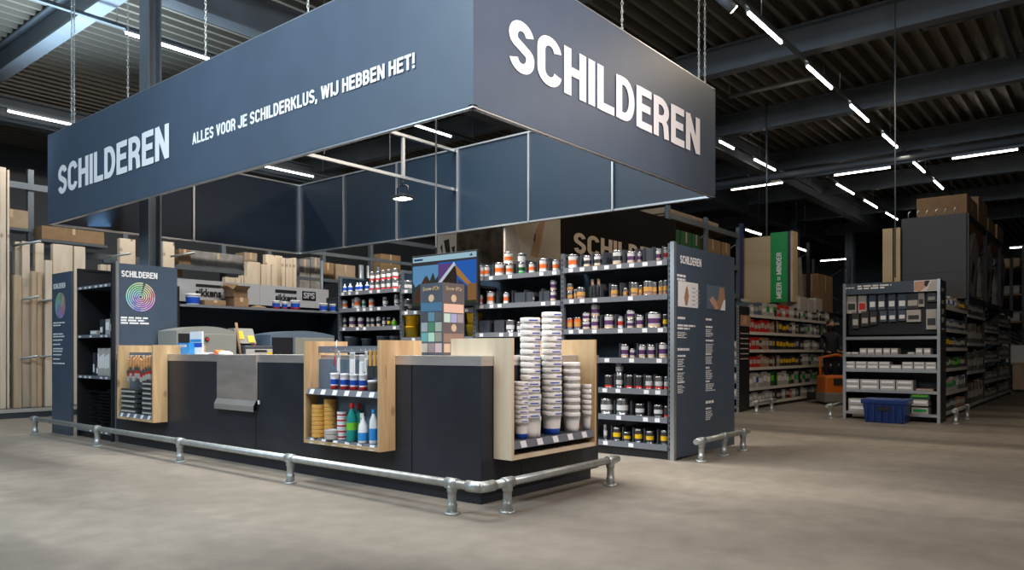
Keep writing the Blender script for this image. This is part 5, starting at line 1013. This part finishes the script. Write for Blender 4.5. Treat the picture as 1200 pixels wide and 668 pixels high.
# ---- right aisle shelving, cabinet and rack
ra = shelving('aisle_shelving', 'long dark shelving running back along the right aisle', (14.2, 2.3, 0), 0, 9.6, .55, 2.0, [[1.9, 1.52, 1.2, .85, .45, .12], [1.85, 1.3, .75, .12], [1.6, 1.35, .95, .5, .12], [1.8, 1.4, 1.0, .5, .12]], 4, back='rack', up='rack', strip='boxgrey', ticket=False)
for (z, hm, sg_, nm) in [(1.9, .22, [(.5, ['white', 'cream']), (1, ['yellow', 'orange'])], 'top shelf, first bay of the right aisle'), (1.52, .2, [(1, ['black', 'blue'])], 'second shelf, first bay of the right aisle'), (1.2, .2, [(.4, 'yellow'), (1, ['black', 'blue'])], 'third shelf, first bay of the right aisle'), (.85, .2, [(1, ['black', 'dgreen'])], 'fourth shelf, first bay of the right aisle'), (.45, .25, [(.5, 'green'), (1, ['blue', 'white'])], 'fifth shelf, first bay of the right aisle'), (.12, .2, [(.5, 'black'), (1, 'orange')], 'lowest shelf, first bay of the right aisle')]:
    products(sg_, 14.3, 16.55, 2.3, z, 0, nm, 'packages along the right aisle', hm, (.12, .22))
bagm = [mat('bag_%d' % i, c, .4) for i, c in enumerate([(.05, .05, .05), (.12, .11, .09), (.03, .04, .03), (.2, .17, .13)])]
bagp = []
for m_ in bagm:
    o = MB().prism([(-.5, 0), (.35, 0), (.5, .1), (.42, .75), (.1, 1), (-.4, .95), (-.5, .6)], 'y', 0, 1, m_).build('foil_bag', link=False, loc=(0, 0, 0)); MB().prism([(-.35, .25), (.2, .25), (.25, .55), (-.3, .6)], 'y', -.02, 0, 'boxgrey').build('bag_label', link=False, local=True).parent = o; bagp.append(o)
for b_i, (x0, x1, zl, hm) in enumerate([(16.65, 18.95, [1.85, 1.3, .75, .12], .45), (19.05, 21.3, [1.6, 1.35, .95, .5, .12], .2), (21.45, 23.7, [1.8, 1.4, 1.0, .5, .12], .28)]):
    for zi, z in enumerate(zl):
        x = x0; i = 0
        while x < x1 - .1:
            w_ = min(random.uniform(.16, .3), x1 - x); h_ = min(hm * random.uniform(.75, 1.0), (zl[zi - 1] - z - .07) if zi else hm)
            dup(random.choice(bagp), (x + w_ / 2, 2.33, z + .001), 0, (w_ * .93, .2, h_), 'dark foil bag, %s from left on %s shelf, %s bay of right aisle' % (ORD[i], ORD[zi], ('second', 'third', 'fourth')[b_i]), 'bag', 'dark bags along the right aisle'); x += w_; i += 1
cab = thing('overhead_cabinet', 'big dark grey boxed cabinet above the right aisle shelving', 'cabinet', (16.5, 2.3, 2.1))
MB().box(16.5, 16.56, 2.3, 3.4, 2.15, 3.78, 'darkbox').build('end_panel', cab); MB().box(16.495, 16.5, 2.3, 3.4, 2.66, 2.67, 'rack').build('panel_joint', cab)
MB().box(16.4, 16.46, 3.42, 3.53, 1.8, 3.6, 'birch').build('wood_strip', cab); MB().box(16.4, 16.46, 3.56, 3.74, 1.8, 3.6, 'birch').build('wood_strip', cab)
rr = pallet_rack('dark storage rack above the right aisle behind the grey cabinet', 16.62, 24, 2.3, 1.1, 3.78, [2.1, 3.66], 3, 'rack', 2.02)
for i, (x0, x1) in enumerate(((17.0, 18.6), (19.3, 20.9), (21.8, 23.3))):
    r = thing('tilted_carton', '%s large white printed carton leaning in the rack above the right aisle' % ORD[i], 'box', ((x0 + x1) / 2, 2.36, 2.22), 0, 'cartons leaning above the right aisle')
    MB().prism([(x0, 2.25), (x0 + .9, 2.25), (x1, 3.3), (x1 - .5, 3.6), (x0 + .2, 2.9)], 'y', 2.36, 2.5, 'film').build('carton', r)
    MB().prism([(x0 + .5, 2.6), (x0 + .7, 2.5), (x0 + 1.0, 2.9), (x0 + .8, 3.0)], 'y', 2.352, 2.36, 'rack').build('print_mark', r)
for i, (x0, x1, h_) in enumerate(((17.3, 18.7, .5), (18.9, 20.2, .7), (20.5, 21.6, .45), (22, 23.3, .5))): cbox('cardboard_box', x0, x1, 2.4, 3.3, 3.79, 3.79 + h_, 'brown', 'brown carton, %s from left on top of the rack above right aisle' % ORD[i], 'box', 'cartons on top of the rack')
mb = MB()
for i in range(6): y = 2.5 + i * .16; tag(MB().tube([(16.53, y, 3.78), (16.53, y, 3.88), (16.53, y - .05, 3.92)], .012, 'alu', 6).build('pipe_hook', loc=(16.53, y, 3.78)), 'bent metal hook, %s from right on top of the grey cabinet' % ORD[i], 'hook', 'bent hooks on top of the cabinet')
# far right: wooden counter, racks with timber
wc = thing('wooden_counter', 'pine counter at the far right end of the aisle', 'counter', (24.8, 2.0, 0))
MB().box(24.8, 25.6, -1.5, 2.35, .08, .78, 'pine').build('body', wc); MB().box(24.75, 25.65, -1.6, 2.4, .78, .83, 'pine').build('worktop', wc); MB().box(24.9, 25.5, -1.5, 2.3, 0, .08, 'rack').build('plinth', wc)
p = on_x(1191, 430, 24.9); tag(MB().box(24.95, 25.0, p.y - .25, p.y + .25, .83, 1.3, 'ticket').build('paper_sign', loc=(24.97, p.y, .83)), 'white standing paper sign on the pine counter', 'sign')
for i, (x, z0, z1, c_) in enumerate([(25.9, .2, 3.6, 'rack')]): pallet_rack('dark rack with stored timber behind the pine counter', 26, 36, 2.2, 1.1, 4.2, [.9, 1.9, 2.7, 3.5], 3, 'rack')
for zi, z in enumerate((1.0, 2.0, 2.8, 3.6)):
    for i in range(5): x = 26.1 + (i // 2) * 3.333 + (i % 2) * 1.6; tag(MB().box(x, x + 1.5, 2.3, 2.9, z + .005, z + .25 + (i % 3) * .12, ('brown2', 'boxgrey', 'film')[(i + zi) % 3], .02).build('timber_bundle', loc=(x + .75, 2.6, z + .005)), 'stored bundle, %s from left on rack level %s at far right' % (ORD[i], ('one', 'two', 'three', 'four')[zi]), 'bundle', 'bundles in the far right rack')

# ================================================================== TIMBER RACK at the left
LY = 14.8
lr = thing('timber_rack', 'grey cantilever timber rack along the left side', 'rack', (2, LY, 0))
MB().box(0, 17, LY - .25, LY - .05, 0, .16, 'shelfgrey').build('kerb', lr); MB().box(0, 17, LY - .27, LY - .24, .10, .16, 'boxgrey').build('kerb_strip', lr)
for i, X in enumerate((3.2, 5.25, 7.0, 9.2, 10.4, 12.0, 13.6)): 
    mb = MB().box(X - .05, X + .05, LY + 1.3, LY + 1.4, 0, 4.6, 'upright'); mb.build('upright', lr)
for z in (3.0, 4.2): MB().box(2, 16, LY + 1.25, LY + 1.3, z, z + .12, 'upright').build('beam', lr)
MB().box(6.2, 12, LY + .42, LY + .48, 2.85, 2.93, 'upright').build('beam', lr); MB().box(6.2, 16, LY + .42, LY + .48, 3.5, 3.58, 'upright').build('beam', lr)
arm = [(5 - .4 + j * .9, z) for z in (1.2, 1.9) for j in range(2)]
tops = []
def boards(px0, px1, pytop, n, y=LY, m='pine2', nm='pine board'):
    a, b = on_y(px0, 300, y).x, on_y(px1, 300, y).x; zt = on_y((px0 + px1) / 2, pytop, y).z; w_ = (b - a) / n
    for i in range(n): tops.append((a + i * w_, a + (i + 1) * w_ - .012, y + random.uniform(-.02, .02), zt + random.uniform(-.02, .02), m, px0))
boards(-14, 0, 205, 2); boards(0, 8, 197, 1); boards(8.5, 12, 199, 1)
boards(16, 26, 322, 1, LY - .0, 'pine'); boards(17, 26, 283, 1, LY + .25, 'pine2'); boards(26, 36, 282, 1, LY + .1); boards(37, 50, 319, 2, LY, 'pine'); boards(41, 52, 286, 1, LY + .25, 'pine2')
boards(53, 62, 304, 1, LY); boards(62, 86, 287, 1, LY + .15); boards(87, 101, 288, 1, LY + .15); boards(118, 134, 310, 2, LY); boards(140, 159, 279, 1, LY + .3)
boards(191, 205, 284, 1, LY + .3); boards(264, 283, 326, 3, LY); boards(283, 290, 322, 2, LY); boards(289, 305, 308, 1, LY); boards(306, 325, 310, 3, LY + .02); boards(311, 331, 300, 1, LY + .2, 'pine2'); boards(331, 348, 302, 4, LY + .1)
for i, (x0, x1, y, zt, m_, px) in enumerate(sorted(tops)):
    tag(MB().box(x0, x1, y, y + .12, .16, zt, m_, .004).build('timber_board', loc=(x0, y, .16)), 'upright pine board, %s from the left in the timber rack' % ORD[i], 'board', 'pine boards standing in the timber rack')
for i, (px, py) in enumerate(sorted([(18, 350), (17, 420), (40, 352), (41, 418), (47, 352), (19, 285), (128, 299), (205, 298)])):
    p = on_y(px, py, LY - .02); tag(MB().tube([(p.x, LY + .15, p.z - .03), (p.x + .28, LY - .28, p.z + .04)], .022, 'galv', 8).build('rack_arm', loc=(p.x, LY, p.z)), 'grey steel separator arm between pine boards, %s from the left' % ORD[i], 'arm', 'separator arms between the boards')
# cartons on the rack seen between sign and shelf
for i, (px0, px1, py0, py1, yy, m_) in enumerate(sorted([(218, 232, 290, 308, LY + .5, 'brown'), (226, 300, 291, 309, LY + .55, 'film'), (295, 310, 294, 311, LY + .5, 'brown2'), (360, 372, 302, 340, LY + .5, 'film'), (373, 384, 300, 338, LY + .5, 'film'), (386, 400, 306, 325, LY + .6, 'brown'), (200, 222, 312, 322, LY + .7, 'brown'), (0, 40, 240, 262, LY + .8, 'brown2'), (56, 130, 262, 278, LY + .6, 'brown'), (402, 425, 308, 328, LY + .7, 'brown2'), (455, 478, 296, 322, LY + .7, 'brown')], key=lambda q: q[0])):
    a, b = on_y(px0, py1, yy), on_y(px1, py1, yy); top = on_y(px0, py0, yy).z
    yy += .3; cbox('cardboard_box', a.x, b.x, yy, yy + .4, a.z, top, m_, 'carton stored high on the timber rack, %s from the left' % ORD[i], 'box', 'cartons on the timber rack')
    MB().box(a.x - .05, b.x + .05, yy - .02, yy + .42, a.z - .05, a.z - .002, 'upright').build('support_tray', lr)
# upright pipes in front of dark rack
for i, px in enumerate((372 + 5, 422, 424.5, 431, 443, 501, 506)):
    p = on_y(px, 300, LY); tag(MB().tube([(p.x, LY, .1), (p.x, LY, 3.3 if px < 480 else 3.6)], .035 if px < 480 else .06, 'alu' if i % 2 else 'bluegrey', 8).build('standing_pipe', loc=(p.x, LY, .1)), 'upright pipe, %s from the left behind the paint shelving' % ORD[i], 'pipe', 'upright pipes behind the shelving')

# ================================================================== EMPLOYEE AND TRUCK
pp = Vector((17.35, 5.02, 0)); th = math.radians(200)
def skin_obj(name, chains, m, parent=None, sub=2):
    me = bpy.data.meshes.new(name); vs, es, rs = [], [], []
    for ch in chains:
        prev = None
        for (p, r_) in ch:
            if isinstance(p, int): idx = p
            else: vs.append(p); rs.append(r_); idx = len(vs) - 1
            if prev is not None: es.append((prev, idx))
            prev = idx
    me.from_pydata(vs, es, []); o = bpy.data.objects.new(name, me); COL.objects.link(o); me.materials.append(M[m])
    sk = o.modifiers.new('skin', 'SKIN'); me.skin_vertices.new() if not me.skin_vertices else None
    for i, r_ in enumerate(rs): me.skin_vertices[0].data[i].radius = r_ if isinstance(r_, tuple) else (r_, r_)
    me.skin_vertices[0].data[0].use_root = True
    sk.use_smooth_shade = True; ss = o.modifiers.new('sub', 'SUBSURF'); ss.levels = sub; ss.render_levels = sub
    bpy.context.view_layer.update(); m2 = bpy.data.meshes.new_from_object(o.evaluated_get(bpy.context.evaluated_depsgraph_get()))
    bpy.data.objects.remove(o); o = bpy.data.objects.new(name, m2); COL.objects.link(o)
    if not m2.materials: m2.materials.append(M[m])
    for f_ in m2.polygons: f_.use_smooth = True
    if parent: o.parent = parent
    return o
per = thing('person', 'person in dark clothes and black face mask standing on the orange truck', 'person', (pp.x, pp.y, .22), math.radians(218))
# local: +x = facing direction, +y = left; floor of truck platform at 0
body = [[((0, 0, .88), (.15, .12)), ((0, 0, 1.0), (.15, .11)), ((0, 0, 1.15), (.16, .11)), ((0, 0, 1.28), (.17, .1)), ((0, 0, 1.34), (.08, .07)), ((.01, 0, 1.39), .05)],
        [(0, 0), ((0, .09, .78), .085), ((.02, .1, .45), .058), ((0, .1, .1), .042), ((.1, .11, .04), .036)], [(0, 0), ((0, -.09, .78), .085), ((.02, -.1, .45), .058), ((0, -.1, .1), .042), ((.1, -.11, .04), .036)],
        [(3, 0), ((0, .17, 1.28), .06), ((.02, .21, 1.02), .047), ((.2, .14, .92), .036)], [(3, 0), ((0, -.17, 1.28), .06), ((.02, -.21, 1.02), .047), ((.2, -.14, .92), .036)]]
skin_obj('clothed_body', body, 'cloth', per)
hm = MB().lathe(0, 0, [(.0, 1.375, None), (.045, 1.385, 'skin'), (.062, 1.42, 'skin'), (.075, 1.47, 'skin'), (.08, 1.52, 'skin'), (.07, 1.57, 'skin'), (.04, 1.60, 'skin'), (0, 1.61, 'skin')], 18)
hm.v = [(v[0] * 1.12 + .02, v[1], v[2]) for v in hm.v]; hm.add([(.1, -.014, 1.47), (.1, .014, 1.47), (.125, 0, 1.475), (.1, 0, 1.51)], [(0, 1, 2), (0, 2, 3), (1, 3, 2)], 'skin')
for s_ in (-1, 1): hm.tube([(.095, .03 * s_, 1.505), (.103, .03 * s_, 1.505)], .009, 'hair', 8); hm.tube([(.02, .078 * s_, 1.47), (.02, .086 * s_, 1.52)], .014, 'skin', 6)
hm.build('head', per, local=True)
mk = MB().lathe(0, 0, [(.05, 1.385, None), (.072, 1.42, 'mask'), (.082, 1.46, 'mask'), (.086, 1.487, 'mask')], 18); mk.v = [(v[0] * 1.15 + .025, v[1], v[2]) for v in mk.v]; mk.build('face_mask', per, local=True)
hr = MB().lathe(0, 0, [(.088, 1.50, None), (.09, 1.55, 'hair'), (.075, 1.595, 'hair'), (.04, 1.625, 'hair'), (0, 1.63, 'hair')], 18); hr.v = [(v[0] * 1.15 + .0, v[1], v[2]) for v in hr.v]
hr.box(-.105, -.02, -.085, .085, 1.36, 1.52, 'hair', .03).tube([(-.1, 0, 1.5), (-.14, 0, 1.42), (-.12, 0, 1.3)], .035, 'hair', 8); hr.build('hair', per, local=True)
for s_ in (-1, 1):
    hd_ = MB().box(.19, .27, s_ * .14 - .025, s_ * .14 + .025, .895, .92, 'skin', .01)
    for q in range(4): hd_.tube([(.265, s_ * .14 - .02 + q * .0135, .91), (.30 - abs(q - 1.5) * .005, s_ * .14 - .02 + q * .0135, .905), (.315, s_ * .14 - .02 + q * .0135, .885)], .0065, 'skin', 6)
    hd_.tube([(.21, s_ * .115, .91), (.25, s_ * .10, .90)], .008, 'skin', 6); hd_.build('hand', per, local=True)
tk = thing('pallet_truck', 'orange stand-on pallet truck carrying the employee', 'truck', (17.3, 4.95, 0), math.radians(218))
MB().box(-.45, .1, -.42, .42, .06, .215, 'rack', .02).build('platform', tk, local=True)
MB().box(.12, .62, -.42, .42, .1, .62, 'truck', .05).build('drive_housing', tk, local=True); MB().box(.10, .64, -.43, .43, .04, .26, 'grey', .03).build('skirt', tk, local=True)
MB().tube([(.2, -.36, .6), (.18, -.36, 1.0), (.16, 0, 1.06), (.18, .36, 1.0), (.2, .36, .6)], .03, 'truck', 10).build('steering_bar', tk, local=True)
MB().box(.635, .648, -.25, .25, .42, .56, 'tindark').build('name_plate', tk, local=True)
for s_ in (-1, 1): MB().tube([(.35, s_ * .3 - .04, .06), (.35, s_ * .3 + .04, .06)], .06, 'rack', 14).build('wheel', tk, local=True)
